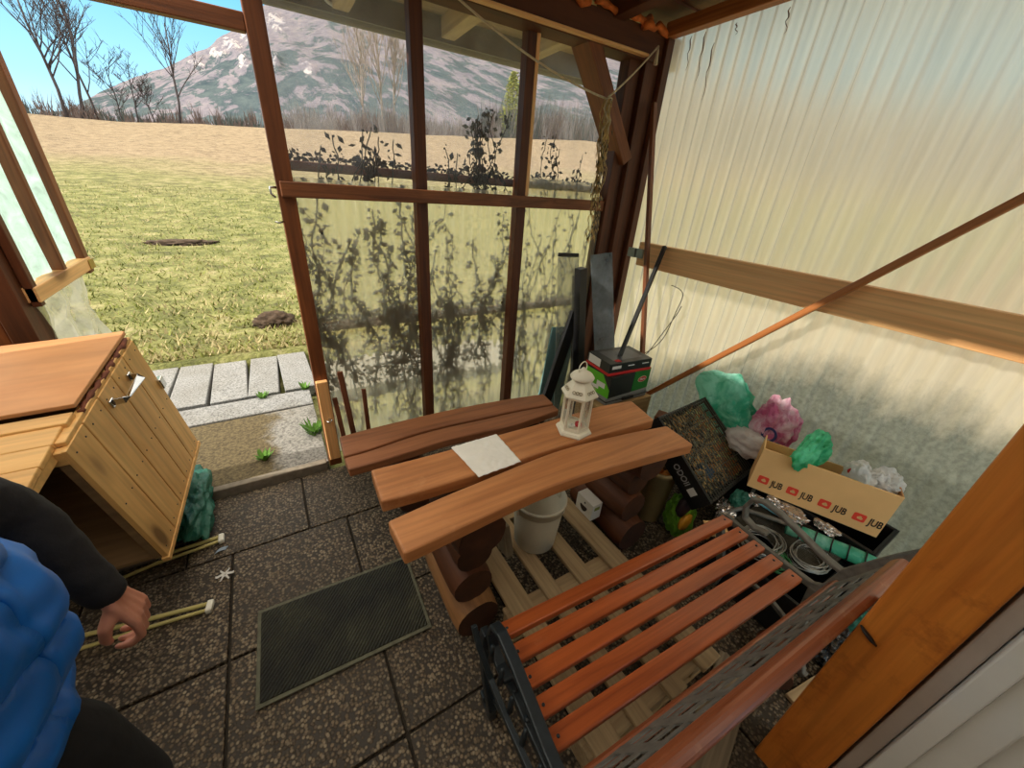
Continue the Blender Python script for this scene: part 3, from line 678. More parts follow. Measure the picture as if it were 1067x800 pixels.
# ------------------------------------------------------------------ dried vine on the outside of the far wall
R = random.Random(12); m = MB()
def leaf(p, s):
    d1 = V((R.uniform(-1, 1), R.uniform(-.06, .1), R.uniform(-1, .3))).normalized() * s; d2 = V((d1.z, R.uniform(-.06, .06) * s, -d1.x)) * R.uniform(.25, .6)
    m.add([p, p + d1 * .5 + d2 * .6, p + d1, p + d1 * .5 - d2 * .6], [(0, 1, 2, 3)])
def stem(x, z, ztop, r, dens, sz):
    p = V((x, 2.265, z)); pts = [V(p)]; dx = R.uniform(-.3, .3)
    while p.z < ztop:
        dx = dx * .8 + R.uniform(-.5, .5) * .6; p = p + V((dx * .035, 0, R.uniform(.018, .04)))
        if p.x < .14 or p.x > 2.1: dx = -dx; p.x = min(max(p.x, .14), 2.1)
        p.y = 2.266 + R.uniform(-.003, .004); pts.append(V(p))
        k = dens * (1.5 if .75 < p.z < 1.0 else 1) * (.5 if p.z < .5 else 1)
        while R.random() < k:
            leaf(p + V((R.uniform(-.03, .03), R.uniform(0, .004), R.uniform(-.02, .02))), R.uniform(.45, 1.5) * sz); k -= 1
    m.tube(pts, r, 4)
for i in range(125):
    f = R.random(); x = .14 + 1.95 * f ** 1.25
    stem(x, R.choice([.05, .1, .25, .4, .85, .9]), R.uniform(.75, 1.62) if i % 3 else R.uniform(.6, .95), R.uniform(.002, .0055), 1.7 if x < 1.45 else .6, .033)
for x, zt, n in [(.42, 1.86, 4), (.60, 1.83, 4), (.95, 1.80, 4), (1.09, 2.0, 6), (1.22, 2.0, 5), (1.66, 1.94, 4), (1.8, 1.86, 2), (.3, 1.74, 3), (1.3, 1.76, 3)]:
    for k in range(n): stem(x + R.uniform(-.09, .09), 1.55, zt - R.uniform(0, .12), .0028, 1.4, .032)
for i in range(900): leaf(V((.14 + 1.9 * R.random() ** 1.2, 2.314 + R.uniform(0, .01), R.choice([.9, 1.69]) + abs(R.gauss(0, .018)))), R.uniform(.012, .035))
tag(m.build('dried_vine', MT['vine']), 'dead brown climber clinging to the outside of the far wall sheets', 'climber', kind='stuff')
T = Matrix.Translation
def Rz(a): return Matrix.Rotation(math.radians(a), 4, 'Z')
def Rx(a): return Matrix.Rotation(math.radians(a), 4, 'X')
def Ry(a): return Matrix.Rotation(math.radians(a), 4, 'Y')
def text_mesh(name, s, size, mt, parent, M, ext=.0006, squeeze=1.0):
    cu = bpy.data.curves.new(name, 'FONT'); cu.body = s; cu.size = size; cu.extrude = ext; cu.align_x = 'CENTER'; cu.align_y = 'CENTER'; cu.offset = size * .012
    tmp = bpy.data.objects.new(name, cu); COL.objects.link(tmp)
    dg = bpy.context.evaluated_depsgraph_get(); me = bpy.data.meshes.new_from_object(tmp.evaluated_get(dg))
    bpy.data.objects.remove(tmp); bpy.data.curves.remove(cu)
    me.name = name; me.materials.clear(); me.materials.append(mt)
    for p in me.polygons: p.material_index = 0
    for v_ in me.vertices: v_.co.x *= squeeze
    return link(name, me, parent, M)
def plank(name, front, back, z0, z1, mt, parent, bevel=.008, cup=0):
    n = 28
    def ev(P, x):
        for (a, b), (c, d) in zip(P, P[1:]):
            if x <= c: return b + (d - b) * (x - a) / (c - a)
        return P[-1][1]
    xa, xb, xc, xd = front[0][0], front[-1][0], back[0][0], back[-1][0]
    fr = [(xa + (xb - xa) * i / n) for i in range(n + 1)]; bk = [(xc + (xd - xc) * i / n) for i in range(n + 1)]
    F = [(x, ev(front, x)) for x in fr]; Bk = [(x, ev(back, x)) for x in bk]
    for P in (F, Bk):                       # ease the polyline
        for _ in range(3):
            P[1:-1] = [(P[i][0], (P[i - 1][1] + 2 * P[i][1] + P[i + 1][1]) / 4) for i in range(1, len(P) - 1)]
    m = MB(); m.prism(F + Bk[::-1], z0, z1)
    cx, cy = (xa + xb) / 2, (front[0][1] + back[0][1]) / 2
    o = m.build(name, mt, parent, Matrix(), bevel, 3); return o
def logpart(parent, x, z, r, y0, y1, seed, mt, name='log', flat=1.0):
    R = random.Random(seed); M, L = frame((x, y0, z), (x, y1, z)); m = MB(); n = 20; rings = 8; vs = []
    for i in range(rings + 1):
        for j in range(n):
            a = 2 * math.pi * j / n; k = 1 + .06 * noise.noise(V((math.cos(a) * 1.4 + seed, math.sin(a) * 1.4, i * .25)))
            e = .94 if i in (0, rings) else 1
            vs.append(V((-L / 2 + L * i / rings, r * k * e * math.cos(a), r * k * e * math.sin(a) * flat)))
    m.add(vs, [(i * n + j, (i + 1) * n + j, (i + 1) * n + (j + 1) % n, i * n + (j + 1) % n) for i in range(rings) for j in range(n)], 0, True)
    m.add(vs[:n], [tuple(range(n))], 1); m.add(vs[-n:], [tuple(range(n - 1, -1, -1))], 1)
    return m.build(name, [mt, MT['log_end']], parent, M)

# ------------------------------------------------------------------ log table
t = thing('log_table', 'rustic table of two thick live edge planks on stacked logs', 'table', loc=(.8, .95, 0))
plank('tabletop_plank', [(.168, .741), (.261, .746), (.346, .753), (.452, .761), (.568, .769), (.709, .773), (.872, .765), (1.046, .748), (1.237, .727), (1.412, .702)],
      [(.16, .878), (.224, .884), (.345, .90), (.489, .908), (.663, .922), (.842, .930), (1.02, .916), (1.211, .893), (1.425, .855)], .668, .72, MT['table'], t)
plank('tabletop_plank', [(.163, .965), (.266, .956), (.392, .95), (.53, .946), (.687, .949), (.826, .949), (1.011, .942), (1.211, .93), (1.412, .916)],
      [(.169, 1.135), (.31, 1.128), (.465, 1.12), (.647, 1.13), (.857, 1.122), (1.062, 1.124), (1.248, 1.128), (1.45, 1.096)], .668, .72, MT['table'], t)
for x, s in ((.452, 1), (1.335, 2)):
    logpart(t, x, .098, .096, .80, 1.20, s, MT['log'] if s == 1 else MT['log_dark'])
    logpart(t, x - .01, .265, .085, .835, 1.14, s + 3, MT['log_dark']); logpart(t, x, .415, .078, .85, 1.13, s + 5, MT['log_dark']); logpart(t, x, .567, .097, .80, 1.14, s + 7, MT['log_dark'], flat=1.03)
t = thing('plank_bench', 'low bench of two rough red brown planks between table and far wall', 'bench', loc=(.77, 1.68, 0))
plank('seat_plank', [(.135, 1.545), (.229, 1.543), (.408, 1.552), (.609, 1.568), (.817, 1.552), (1.023, 1.53), (1.386, 1.56)], [(.131, 1.643), (.259, 1.645), (.454, 1.677), (.661, 1.682), (.878, 1.664), (1.12, 1.654), (1.39, 1.622)], .372, .42, MT['bench_plank'], t)
plank('seat_plank', [(.133, 1.658), (.259, 1.66), (.454, 1.693), (.661, 1.698), (.878, 1.68), (1.12, 1.67), (1.401, 1.638)], [(.14, 1.834), (.303, 1.846), (.504, 1.848), (.722, 1.847), (.957, 1.833), (1.207, 1.806), (1.415, 1.772)], .372, .42, MT['bench_plank'], t)
for x, s in ((.44, 12), (1.2, 14)):
    logpart(t, x, .10, .10, 1.55, 1.84, s, MT['log_dark']); logpart(t, x, .285, .087, 1.56, 1.83, s + 1, MT['log_dark'])

# ------------------------------------------------------------------ lantern, tealights and napkin on the table
L = T((1.0, 1.015, .7205)) @ Rz(8)
t = thing('lantern', 'small cream white hexagonal metal lantern with glass sides', 'lantern', M=L)
hexp = lambda r, z: (r, z)
m = MB(); m.lathe([(.078, 0), (.080, .006), (.074, .016), (.062, .020), (.062, .026)], 6, smooth=False); base = m.build('base', MT['white_metal'], t)
m = MB()
for k in range(6):
    a = math.pi / 3 * k; p0 = V((.058 * math.cos(a), .058 * math.sin(a), .024)); p1 = V((.056 * math.cos(a), .056 * math.sin(a), .182)); m.tube([p0, p1], .0055, 6, smooth=False)
    b = math.pi / 3 * (k + 1); q0 = V((.058 * math.cos(b), .058 * math.sin(b), .03)); q1 = V((.056 * math.cos(b), .056 * math.sin(b), .176))
    m.bar([p0 + V((0, 0, .005)), q0], .005, .010); m.bar([p1 - V((0, 0, .006)), q1], .005, .014)
m.build('frame', MT['white_metal'], t)
for k in range(6):
    a, b = math.pi / 3 * k, math.pi / 3 * (k + 1); m = MB(); g = lambda an, z, r: V((r * math.cos(an), r * math.sin(an), z))
    m.add([g(a, .034, .054), g(b, .034, .054), g(b, .172, .053), g(a, .172, .053)], [(0, 1, 2, 3)]); m.build('glass_pane', MT['glass'], t)
m = MB(); m.lathe([(.066, .180), (.078, .184), (.078, .190), (.070, .200), (.040, .238), (.036, .244)], 6, smooth=False)
roof = m.build('roof', MT['white_metal'], t)
PSH = plain('pierced_shadow', srgb(168, 156, 128), .6)   # pierced scroll ornament on each roof face
for k in range(6):
    a = math.pi / 3 * (k + .5)
    for s in (-1, 0, 1):
        c = V((.0555 * math.cos(a), .0555 * math.sin(a), .210)) + V((-math.sin(a), math.cos(a), 0)) * s * .014
        q = [c + V((-math.sin(a), math.cos(a), 0)) * .006 * math.cos(w_) + V((-math.cos(a) * .64, -math.sin(a) * .64, .77)) * .006 * math.sin(w_) + V((math.cos(a), math.sin(a), .6)) * .0025 for w_ in [2 * math.pi * i / 8 for i in range(8)]]
        m = MB(); m.tube(q, .0016, 4, closed=True); m.build('scrollwork', PSH, roof)
m = MB(); m.lathe([(.030, .242), (.030, .248), (.048, .256), (.050, .262), (.040, .276), (.022, .286), (.012, .292), (.006, .302), (.001, .304)], 20, smooth=True); m.build('cap', MT['white_metal'], t)
m = MB(); m.tube([V((.026 * math.sin(w_) * .9, .004, .300 + .026 * math.cos(w_))) for w_ in [2 * math.pi * i / 24 for i in range(24)]], .0024, 6, closed=True); m.build('ring_handle', MT['white_metal'], t)
WAXW = plain('white_wax', srgb(236, 232, 222), .5); WAXR = plain('red_wax', srgb(200, 50, 60), .5)
for x, y, mt_, l in [(.012, -.012, WAXR, 'red candle stub inside the cream lantern'), (-.024, -.006, WAXW, 'white candle stub inside the cream lantern')]:
    Mx = L @ T((x, y, .026)); c = thing('tealight', l, 'candle', M=Mx)
    m = MB(); m.lathe([(.014, 0), (.0145, .014), (.012, .0145), (.011, .012)], 16); m.build('wax', mt_, c)
    m = MB(); m.tube([(0, 0, .011), (.001, 0, .019)], .0008, 4); m.build('wick', MT['black'], c)
m = MB(); R = random.Random(2)
P = [V((.472, 1.125, 0)), V((.493, .924, 0)), V((.675, .928, 0)), V((.677, 1.128, 0))]
def nap(a, b):
    p = P[0].lerp(P[3], a).lerp(P[1].lerp(P[2], a), b)
    edge = min(a, b, 1 - a, 1 - b)
    return V((p.x, p.y, .7225 + .006 * abs(noise.noise(V((a * 5, b * 5, 1)))) + .0035 * abs(noise.noise(V((a * 14, b * 14, 4))))))
m.grid(nap, 40, 40); nk = m.build('napkin', MT['paper'])
tag(nk, 'crinkled white paper napkin lying flat on the table', 'napkin')
sm = nk.modifiers.new('thick', 'SOLIDIFY'); sm.thickness = .0012

# ------------------------------------------------------------------ door mat
m, ntm, b, _ = mat('ribbed_rubber'); tcm = nd(ntm, 'ShaderNodeTexCoord'); Pm = tcm.outputs['Object']
mp = nd(ntm, 'ShaderNodeMapping'); mp.inputs['Rotation'].default_value = (0, 0, .7); ntm.links.new(Pm, mp.inputs[0])
wv = nd(ntm, 'ShaderNodeTexWave'); wv.inputs['Scale'].default_value = 26; wv.inputs['Distortion'].default_value = 1.2; wv.inputs['Detail Scale'].default_value = 4; ntm.links.new(mp.outputs[0], wv.inputs['Vector'])
nz = noise_n(ntm, Pm, 5, 8, .65); dk = ramp(ntm, [(.4, srgb(22, 22, 16)), (.6, srgb(44, 44, 30)), (.74, srgb(78, 76, 58))], nz)
rw = ramp(ntm, [(.2, (.55, .55, .55)), (.7, (1.2, 1.2, 1.15))], wv.outputs['Fac'])
ntm.links.new(mix(ntm, 1, dk.outputs[0], rw.outputs[0], 'MULTIPLY'), b.inputs['Base Color']); b.inputs['Roughness'].default_value = .75; bump(ntm, b, wv.outputs['Fac'], .8, .006)
RIB = m
t = thing('doormat', 'dark ribbed rubber doormat on the pebble paving', 'doormat', M=T((-.01, 1.112, .004)) @ Rz(-2))
m = MB(); m.box(-.297, .297, -.176, .176, 0, .012); m.build('ribbed_field', RIB, t, bevel=.004)
m = MB()
for a in [(-.31, .31, -.19, -.174), (-.31, .31, .174, .19), (-.31, -.296, -.174, .174), (.296, .31, -.174, .174)]: m.box(a[0], a[1], a[2], a[3], 0, .008)
m.build('border', plain('dusty_rubber', srgb(92, 92, 76), .8, 0, .3, 30), t, bevel=.002)

# ------------------------------------------------------------------ cast iron garden bench (local: x along the seat, +y towards the table)
B = T((.392, .585, 0)) @ Rz(-3.4)
t = thing('garden_bench', 'cast iron garden bench with varnished red brown slats', 'bench', M=B)
def lbeam(name, x0, x1, y, z, w_, h_, mt_, tilt=0, bevel=.006):
    m = MB(); Lh = (x1 - x0) / 2; m.box(-Lh, Lh, -w_ / 2, w_ / 2, -h_ / 2, h_ / 2)
    return m.build(name, mt_, t, B @ T(((x0 + x1) / 2, y, z)) @ Rx(tilt), bevel, 3)
for i in range(5):
    lbeam('slat', 0, 1.105, -.026 - i * .0715, .428 - .002 * i, .052, .026, MT['slat'], tilt=(-10 if i == 0 else 0))
lbeam('back_rail', -.02, 1.075, -.420, .528, .026, .042, MT['slat_back'], 20, .008)
lbeam('back_rail', -.03, 1.08, -.508, .735, .036, .050, MT['slat_back'], 27, .013)
m = MB()                                    # pierced iron panel of the backrest
def bk(x, s): return V((x, -.420 - .074 * s, .548 + .168 * s))
nrmb = V((0, -.89, -.46))
for s in (0.02, .27, .5, .73, .98): m.bar([bk(.0, s), bk(1.06, s)], .030 if s in (.02, .98) else .014, .003, up=nrmb)
n = 10
for k in range(n + 1):
    x = .01 + 1.04 * k / n; m.bar([bk(x - .022, 0), bk(x + .022, 1)], .034, .004, up=nrmb)
m.build('lattice_panel', MT['iron_dusty'], t)
def end_frame(x, sgn, mt_):
    m = MB(); S = sgn
    # seat rail running up into the backrest post
    m.bar([V((x, .005, .405)), V((x, -.10, .398)), V((x, -.24, .396)), V((x, -.36, .402)), V((x, -.395, .43)), V((x, -.415, .54)), V((x, -.485, .69)), V((x, -.525, .765)), V((x, -.555, .782))], .030, .022, up=(S, 0, 0))
    # front leg: scroll foot, S curve to the seat
    m.bar([V((x + S * .004, .015, .40)), V((x + S * .012, .012, .33)), V((x + S * .016, -.03, .22)), V((x + S * .012, -.07, .11)), V((x + S * .006, -.065, .04)), V((x, -.03, .012)), V((x, -.005, .02)), V((x, .002, .04))], .034, .026, up=(S, 0, 0))
    # rear leg
    m.bar([V((x, -.37, .40)), V((x, -.38, .28)), V((x, -.42, .14)), V((x, -.47, .02)), V((x, -.49, .012))], .032, .026, up=(S, 0, 0))
    m.bar([V((x, -.055, .14)), V((x, -.16, .20)), V((x, -.28, .20)), V((x, -.40, .16))], .020, .018, up=(S, 0, 0))
    fr = m.build('end_frame', mt_, t, B, .004)
    m = MB(); xa = x + S * .016              # armrest with a rolled front
    m.bar([V((xa, -.13, .475)), V((xa, -.095, .452)), V((xa, -.06, .462)), V((xa, -.046, .50)), V((xa, -.055, .545)), V((xa, -.085, .572)), V((xa, -.14, .575)), V((xa, -.22, .560)), V((xa, -.31, .535)), V((xa, -.40, .512)), V((xa, -.445, .515))], .030, .016, up=(S, 0, 0)) if False else None
    path = [V((xa, -.16, .455)), V((xa, -.11, .440)), V((xa, -.062, .455)), V((xa, -.046, .505)), V((xa, -.060, .555)), V((xa, -.10, .580)), V((xa, -.17, .575)), V((xa, -.26, .553)), V((xa, -.34, .530)), V((xa, -.43, .520))]
    k = len(path); vs = []                  # flat strap: wide in x, thin across
    for i, p in enumerate(path):
        tg = (path[min(i + 1, k - 1)] - path[max(i - 1, 0)]).normalized(); nn = V((1, 0, 0)).cross(tg).normalized()
        for sx_, sn in ((-1, -1), (1, -1), (1, 1), (-1, 1)): vs.append(p + V((sx_ * .016, 0, 0)) + nn * sn * .008)
    fs = [(3, 2, 1, 0), tuple((k - 1) * 4 + j for j in range(4))] + [(i * 4 + j, i * 4 + (j + 1) % 4, (i + 1) * 4 + (j + 1) % 4, (i + 1) * 4 + j) for i in range(k - 1) for j in range(4)]
    m.add(vs, fs); m.build('armrest', mt_, t, B, .005, 3)
    m = MB()
    if S < 0:
        xo = x + S * .05
        m.bar([V((xo + S * .022, -.04, .565)), V((xo + S * .020, -.075, .52)), V((xo + S * .008, -.13, .45)), V((xo, -.22, .415)), V((xo - S * .006, -.33, .41)), V((xo - S * .01, -.40, .43))], .018, .016, up=(S, 0, 0))
        for q in [(-.09, .48), (-.15, .475), (-.21, .455), (-.28, .45), (-.35, .45)]:
            mq = MB(); mq.tube([V((xo - S * .012, q[0], q[1] - .03)), V((xo - S * .012, q[0] - .005, q[1] + .05))], [.009, .006], 8); mq.build('stud', mt_, t, B)
    for yy in (-.014, -.086, -.157, -.229, -.30): mq = MB(); mq.tube([V((x, yy - .012, .402)), V((x, yy - .012, .412))], .010, 10); mq.build('lug', mt_, t, B)
    if m.v: m.build('scroll_ornament', mt_, t, B, .003)
end_frame(-.022, -1, MT['iron']); end_frame(1.145, 1, MT['iron_dusty'])
for i in range(5):
    for x in (.025, 1.08): m = MB(); m.lathe([(.005, 0), (.004, .002), (.0005, .0025)], 10, 0, (x, -.026 - i * .0715, .441 - .002 * i)); m.build('bolt', MT['iron'], t)

# ------------------------------------------------------------------ pallet and the things under the table
t = thing('pallet', 'raw wooden pallet lying under the table and garden bench', 'pallet', loc=(.9, .9, 0))
for x0, x1 in [(.565, .665), (.731, .806), (.899, .979), (1.076, 1.176)]: beam('deck_board', ((x0 + x1) / 2, .22, .129), ((x0 + x1) / 2, 1.30, .129), x1 - x0, .022, MT['pallet'], t)
for y in (.29, .74, 1.22): beam('stringer', (.55, y, .107), (1.19, y, .107), .09, .02, MT['pallet'], t)
for y in (.29, .74, 1.22):
    for x in (.60, .87, 1.13): beam('block', (x - .045, y, .056), (x + .045, y, .056), .08, .08, MT['pallet'], t)
    beam('bottom_board', (.555, y, .009), (1.185, y, .009), .09, .016, MT['pallet'], t)
WB = plain('white_bucket', srgb(214, 210, 194), .5, 0, .08, 6)
t = thing('bucket', 'dirty white plastic bucket standing on the pallet under the table', 'bucket', loc=(.85, 1.0, .141))
m = MB(); m.lathe([(.001, .004), (.092, .0), (.098, .006), (.115, .225), (.116, .232), (.122, .233), (.122, .262), (.126, .264), (.126, .274), (.119, .276), (.113, .268), (.096, .012), (.001, .010)], 40, cap=False); bk_ = m.build('body', WB, t)
m = MB(); m.tube([V((.124 * math.cos(a), .124 * math.sin(a), .255 - .14 * math.sin(a) * .25 - .05 * math.sin((a + .4) / (math.pi + .2) * math.pi))) for a in [-.4 + (math.pi + .6) * i / 24 for i in range(25)]], .003, 6); m.build('handle', MT['chrome'], t)
for s in (-1, 1): m = MB(); m.box(s * .118 - .012, s * .118 + .012, -.018, .018, .225, .262); m.build('ear', WB, t, bevel=.004)
t = thing('carton', 'small white carton with a black oval print on the pallet', 'box', loc=(1.2, 1.01, .141))
CW = plain('white_card', srgb(208, 206, 200), .6, 0, .04, 8)
m = MB(); m.box(1.166, 1.232, .95, 1.07, .141, .243); m.build('body', CW, t, Matrix(), .002)
m = MB(); Mk = Matrix(((0, 0, -1, 1.1655), (-1, 0, 0, 1.012), (0, 1, 0, .185), (0, 0, 0, 1)))
m.prism([(.026 * math.cos(a), .017 * math.sin(a) + (.006 * math.cos(2 * a))) for a in [2 * math.pi * i / 28 for i in range(28)]], 0, .0008); m.build('printed_oval', MT['black'], t, Mk)
m = MB(); m.prism([(.006 * math.cos(a) + .005, .006 * math.sin(a) + .035) for a in [2 * math.pi * i / 16 for i in range(16)]], 0, .0008); m.build('printed_dot', plain('print_grey', srgb(90, 90, 90), .6), t, Mk)
m = MB(); m.box(1.18, 1.215, .9495, .9485, .205, .225); m.build('sticker', plain('sticker_olive', srgb(120, 130, 50), .6), t, Matrix())
o = beam('wood_offcut', (.69, 1.0, .141), (.675, 1.035, .30), .085, .04, MT['grey_wood'], up=(1, 0, 0)); tag(o, 'upright weathered board offcut leaning beside the white bucket', 'wood')

# ------------------------------------------------------------------ small bits of the floor
R = random.Random(4)
for nm, l, x, y, c in [('dry_leaf', 'pale curled dry leaf on the paving beside the kennel', -.436, 1.571, srgb(206, 204, 200)), ('litter_scrap', 'flat bluish scrap of litter by the yellow tubes', -.462, 1.728, srgb(150, 166, 184))]:
    m = MB(); n = 12
    for k in range(6 if nm == 'dry_leaf' else 1):
        a = k * 1.05; m.grid(lambda u, v_, a=a: V((x + (.034 * u) * math.cos(a) - (.012 * (v_ - .5)) * math.sin(a) * (1 - u * .7), y + (.034 * u) * math.sin(a) + (.012 * (v_ - .5)) * math.cos(a), .006 + .012 * u * u + .006 * math.sin(u * 5)))
                              if nm == 'dry_leaf' else V((x + .045 * (u - .5) + .01 * v_, y + .02 * (v_ - .5) + .012 * u, .006 + .006 * math.sin(u * 4))), 6, 4)
    o = m.build(nm, plain(nm + '_mat', c, .8)); tag(o, l, 'litter'); so_ = o.modifiers.new('t', 'SOLIDIFY'); so_.thickness = .001
TUFT = plain('tuft_green', srgb(96, 140, 52), .8, 0, .3, 30)
for x, y, z, n, s, l in [(.045, 2.55, .02, 60, .10, 'green weed tuft at the foot of the timber post'), (-.26, 2.38, .02, 40, .06, 'small mossy weed tuft in the middle of the doorway'), (-.25, 3.21, .02, 40, .05, 'small weed tuft growing in the slab joint outside'), (.05, 3.24, .02, 30, .06, 'weed tuft in the joint beside the timber post')]:
    m = MB()
    for k in range(n):
        a = R.uniform(0, 6.283); d = R.uniform(0, s * .7); b = V((math.cos(a) * d * .6, math.sin(a) * d * .6, 0)); h = R.uniform(.3, 1) * s
        tip = b + V((math.cos(a) * h * .8, math.sin(a) * h * .8, h)); wv_ = V((-math.sin(a), math.cos(a), 0)) * .006
        m.add([b - wv_, b + wv_, b.lerp(tip, .6) + wv_ * 1.2, tip, b.lerp(tip, .6) - wv_ * 1.2], [(0, 1, 2, 3, 4)])
    tag(m.build('weed_tuft', TUFT, M=T((x, y, z))), l, 'weed', kind='stuff')
# ------------------------------------------------------------------ kennel on a plinth, left
ax = V((.164, -.091, -.117)); K = T((-.556, 1.513, .27)) @ Matrix.Rotation(ax.length, 4, ax.normalized())
t = thing('dog_kennel', 'small honey pine plank kennel with plywood lid and steel handle', 'kennel', M=K)
W, Hh, D = .652, .607, .60
for i in range(5):
    y0, y1 = W * i / 5, W * (i + 1) / 5; m = MB(); m.box(-Hh / 2, Hh / 2, -(y1 - y0) / 2 + .0028, (y1 - y0) / 2 - .0028, -.009, .009)
    m.build('side_plank', MT['kennel'], t, K @ T((-.009, (y0 + y1) / 2, Hh / 2)) @ Ry(90), .002)
m = MB(); m.box(-.022, .004, -.004, W + .004, -.02, .0); m.build('bottom_strip', MT['kennel'], t, bevel=.002)
m = MB(); m.box(-D, -.02, .02, W, -.015, .003); m.box(-D, -.02, W - .02, W - .002, 0, Hh); m.box(-D, -D + .018, .0, W, 0, Hh); m.build('shell', MT['kennel_dark'], t)
m = MB(); m.box(-.045, -.020, .004, .03, 0, Hh - .01); m.box(-.040, -.0185, .004, .012, .28, .30); m.build('front_batten', MT['kennel_dark'], t, bevel=.002)
m = MB(); m.box(-D, -.012, .0, .03, Hh - .05, Hh); m.box(-.03, -.004, .03, W, Hh - .002, Hh + .016); m.build('top_frame', MT['kennel'], t, bevel=.003)
m = MB(); m.box(-.295, .295, -.245, .245, -.008, .008); m.build('lid', MT['kennel_lid'], t, K @ T((-.308, .418, Hh + .036)) @ Rx(-1.2), .003)
m = MB(); m.box(-.29, .29, -.028, .028, -.011, .011); m.build('ledge_board', MT['kennel'], t, K @ T((-.306, .128, Hh + .022)), .004)
for i in range(3):
    m = MB(); m.box(-.285, .285, -.040, .040, -.010, .010); m.build('front_roof_board', MT['kennel'], t, K @ T((-.313, .062 - .082 * i, Hh + .014 - .004 * i)) @ Rx(4), .004)
m = MB(); m.box(-.058, -.030, -.15, .10, Hh - .028, Hh + .002); m.build('roof_edge_strip', MT['kennel'], t, bevel=.003)
m = MB(); R = random.Random(6); m.tube([V((-.012 + R.uniform(-.004, .004), .17 + .47 * k / 22, Hh + .012 + R.uniform(-.004, .006))) for k in range(23)], [R.uniform(.006, .012) for _ in range(23)], 7); m.build('lid_seal', plain('dark_seal', srgb(108, 56, 34), .8, 0, .4, 40, .6), t)
m = MB(); m.box(-.006, .004, -.03, .03, -.004, .004); m.build('hinge', MT['chrome'], t, K @ T((-.23, .165, Hh + .034)))
h = MB(); h.bar([V((.003, .300, .553)), V((.035, .305, .552)), V((.042, .312, .551)), V((.042, .462, .541)), V((.035, .470, .541)), V((.003, .475, .542))], .026, .005, up=(0, 1, 0))
hd = h.build('handle', MT['chrome'], t, K, .002)
for q in ((.283, .312, .538, .568), (.464, .492, .527, .557)): m = MB(); m.box(0, .008, *q); m.build('handle_foot', MT['chrome'], hd, K, .003)
m = MB(); m.box(-.004, .014, .628, .668, .36, .41); m.build('latch', MT['chrome'], t, bevel=.004)
for i in range(5):
    for z in (.03, .31, .575):
        for dy in (.03, .1): m = MB(); m.lathe([(.003, 0), (.0028, .0015), (.0005, .0018)], 8, 0, (0, 0, 0), T((.0, W * i / 5 + dy, z)) @ Ry(90)); m.build('nail', MT['iron'], t)
m = MB()
for i, (y0, y1) in enumerate([(1.80, 1.95), (1.955, 2.09)]):
    for z in range(2): m.box(-1.14 + .23 * i * 0, -.70, y0, y1, .002 + z * .120, .120 + z * .120)
tag(m.build('plinth', plain('concrete_block', srgb(96, 90, 82), .95, 0, .2, 20, .5), bevel=.006), 'grey concrete block plinth in the shade beneath the kennel', 'plinth')
TEAL = film('teal_film', srgb(40, 120, 100), .35, .25); MINT = film('mint_film', srgb(96, 226, 188), .5, .25, c2=srgb(190, 250, 232), sc=7); MINT2 = film('green_film', srgb(76, 220, 160), .5, .25, c2=srgb(130, 246, 200), sc=7)
def bag(name, label, c, rad, seed, mt, amp=.28, freq=2.0, fn=None, sub=5, cat='bag', spikes=()):
    m = MB(); m.blob((0, 0, 0), rad, seed, amp, freq, sub, 0, fn, 60, spikes); z = min(p[2] for p in m.v)
    o = m.build(name, mt, M=T((c[0], c[1], c[2])))
    return tag(o, label, cat)
bag('plastic_bag', 'crumpled dark teal plastic bag on the paving against the kennel', (-.585, 2.03, .075), (.085, .20, .10), 2, TEAL, .35, spikes=[((.6, .8, .5), .5, 5), ((.7, -.7, -.2), .5, 6)])
YEL = plain('yellow_tube', srgb(190, 178, 112), .45, 0, .1, 12); CAP = plain('white_cap', srgb(226, 224, 212), .5, 0, .04, 10)
for (x, y, a, Ln, l) in [(-.468, 1.423, 171, .62, 'pair of pale yellow tubes in a white end cap, beside the person'), (-.445, 1.80, 182, .40, 'pair of pale yellow tubes in a white end cap, under the kennel')]:
    t = thing('yellow_tube', l, 'tube', M=T((x, y, .0)) @ Rz(a))
    m = MB(); m.tube([(.02, -.014, .016), (.25, -.014 - .004, .016), (Ln, -.03, .016)], .009, 10); m.build('tube', YEL, t)
    m = MB(); m.tube([(.02, .014, .016), (.25, .022, .016), (Ln, .045, .016)], .0075, 10); m.build('tube', YEL, t)
    m = MB(); m.box(.0, .024, -.026, .026, .003, .028); m.build('end_cap', CAP, t, bevel=.006)

# ------------------------------------------------------------------ far corner: leaning boards, sheets and sticks
def leaning(name, label, p0, p1, w_, h_, mt_, up, cat):
    o = beam(name, p0, p1, w_, h_, mt_, up=up, bevel=.002); return tag(o, label, cat)
leaning('black_post', 'black square post standing upright before the far wall corner', (1.925, 1.935, .0), (1.745, 1.955, 1.20), .06, .06, MT['black'], (0, 1, 0), 'post')
leaning('black_plank', 'second black board behind the grey strip in the corner', (2.0, 2.07, .0), (1.842, 2.09, 1.12), .07, .03, MT['black'], (0, 1, 0), 'plank')
leaning('black_plank', 'black plank leaning across the far wall beside the upright post', (1.56, 1.98, .0), (1.815, 2.02, .88), .085, .03, MT['black'], (0, 1, 0), 'plank')
TEALP = plain('teal_panel', srgb(112, 150, 152), .4, 0, .08, 5)
leaning('teal_board', 'pale teal board leaning behind the black plank', (1.72, 2.085, .0), (1.80, 2.10, .74), .24, .012, TEALP, (0, 1, 0), 'board')
leaning('translucent_strip', 'grey translucent plastic strip leaning against the corner post', (2.06, 1.72, .0), (1.95, 2.0, 1.28), .195, .004, clearish('grey_strip', (.62, .66, .70), .55, (.42, .46, .50), .05), (0, 1, .2), 'strip')
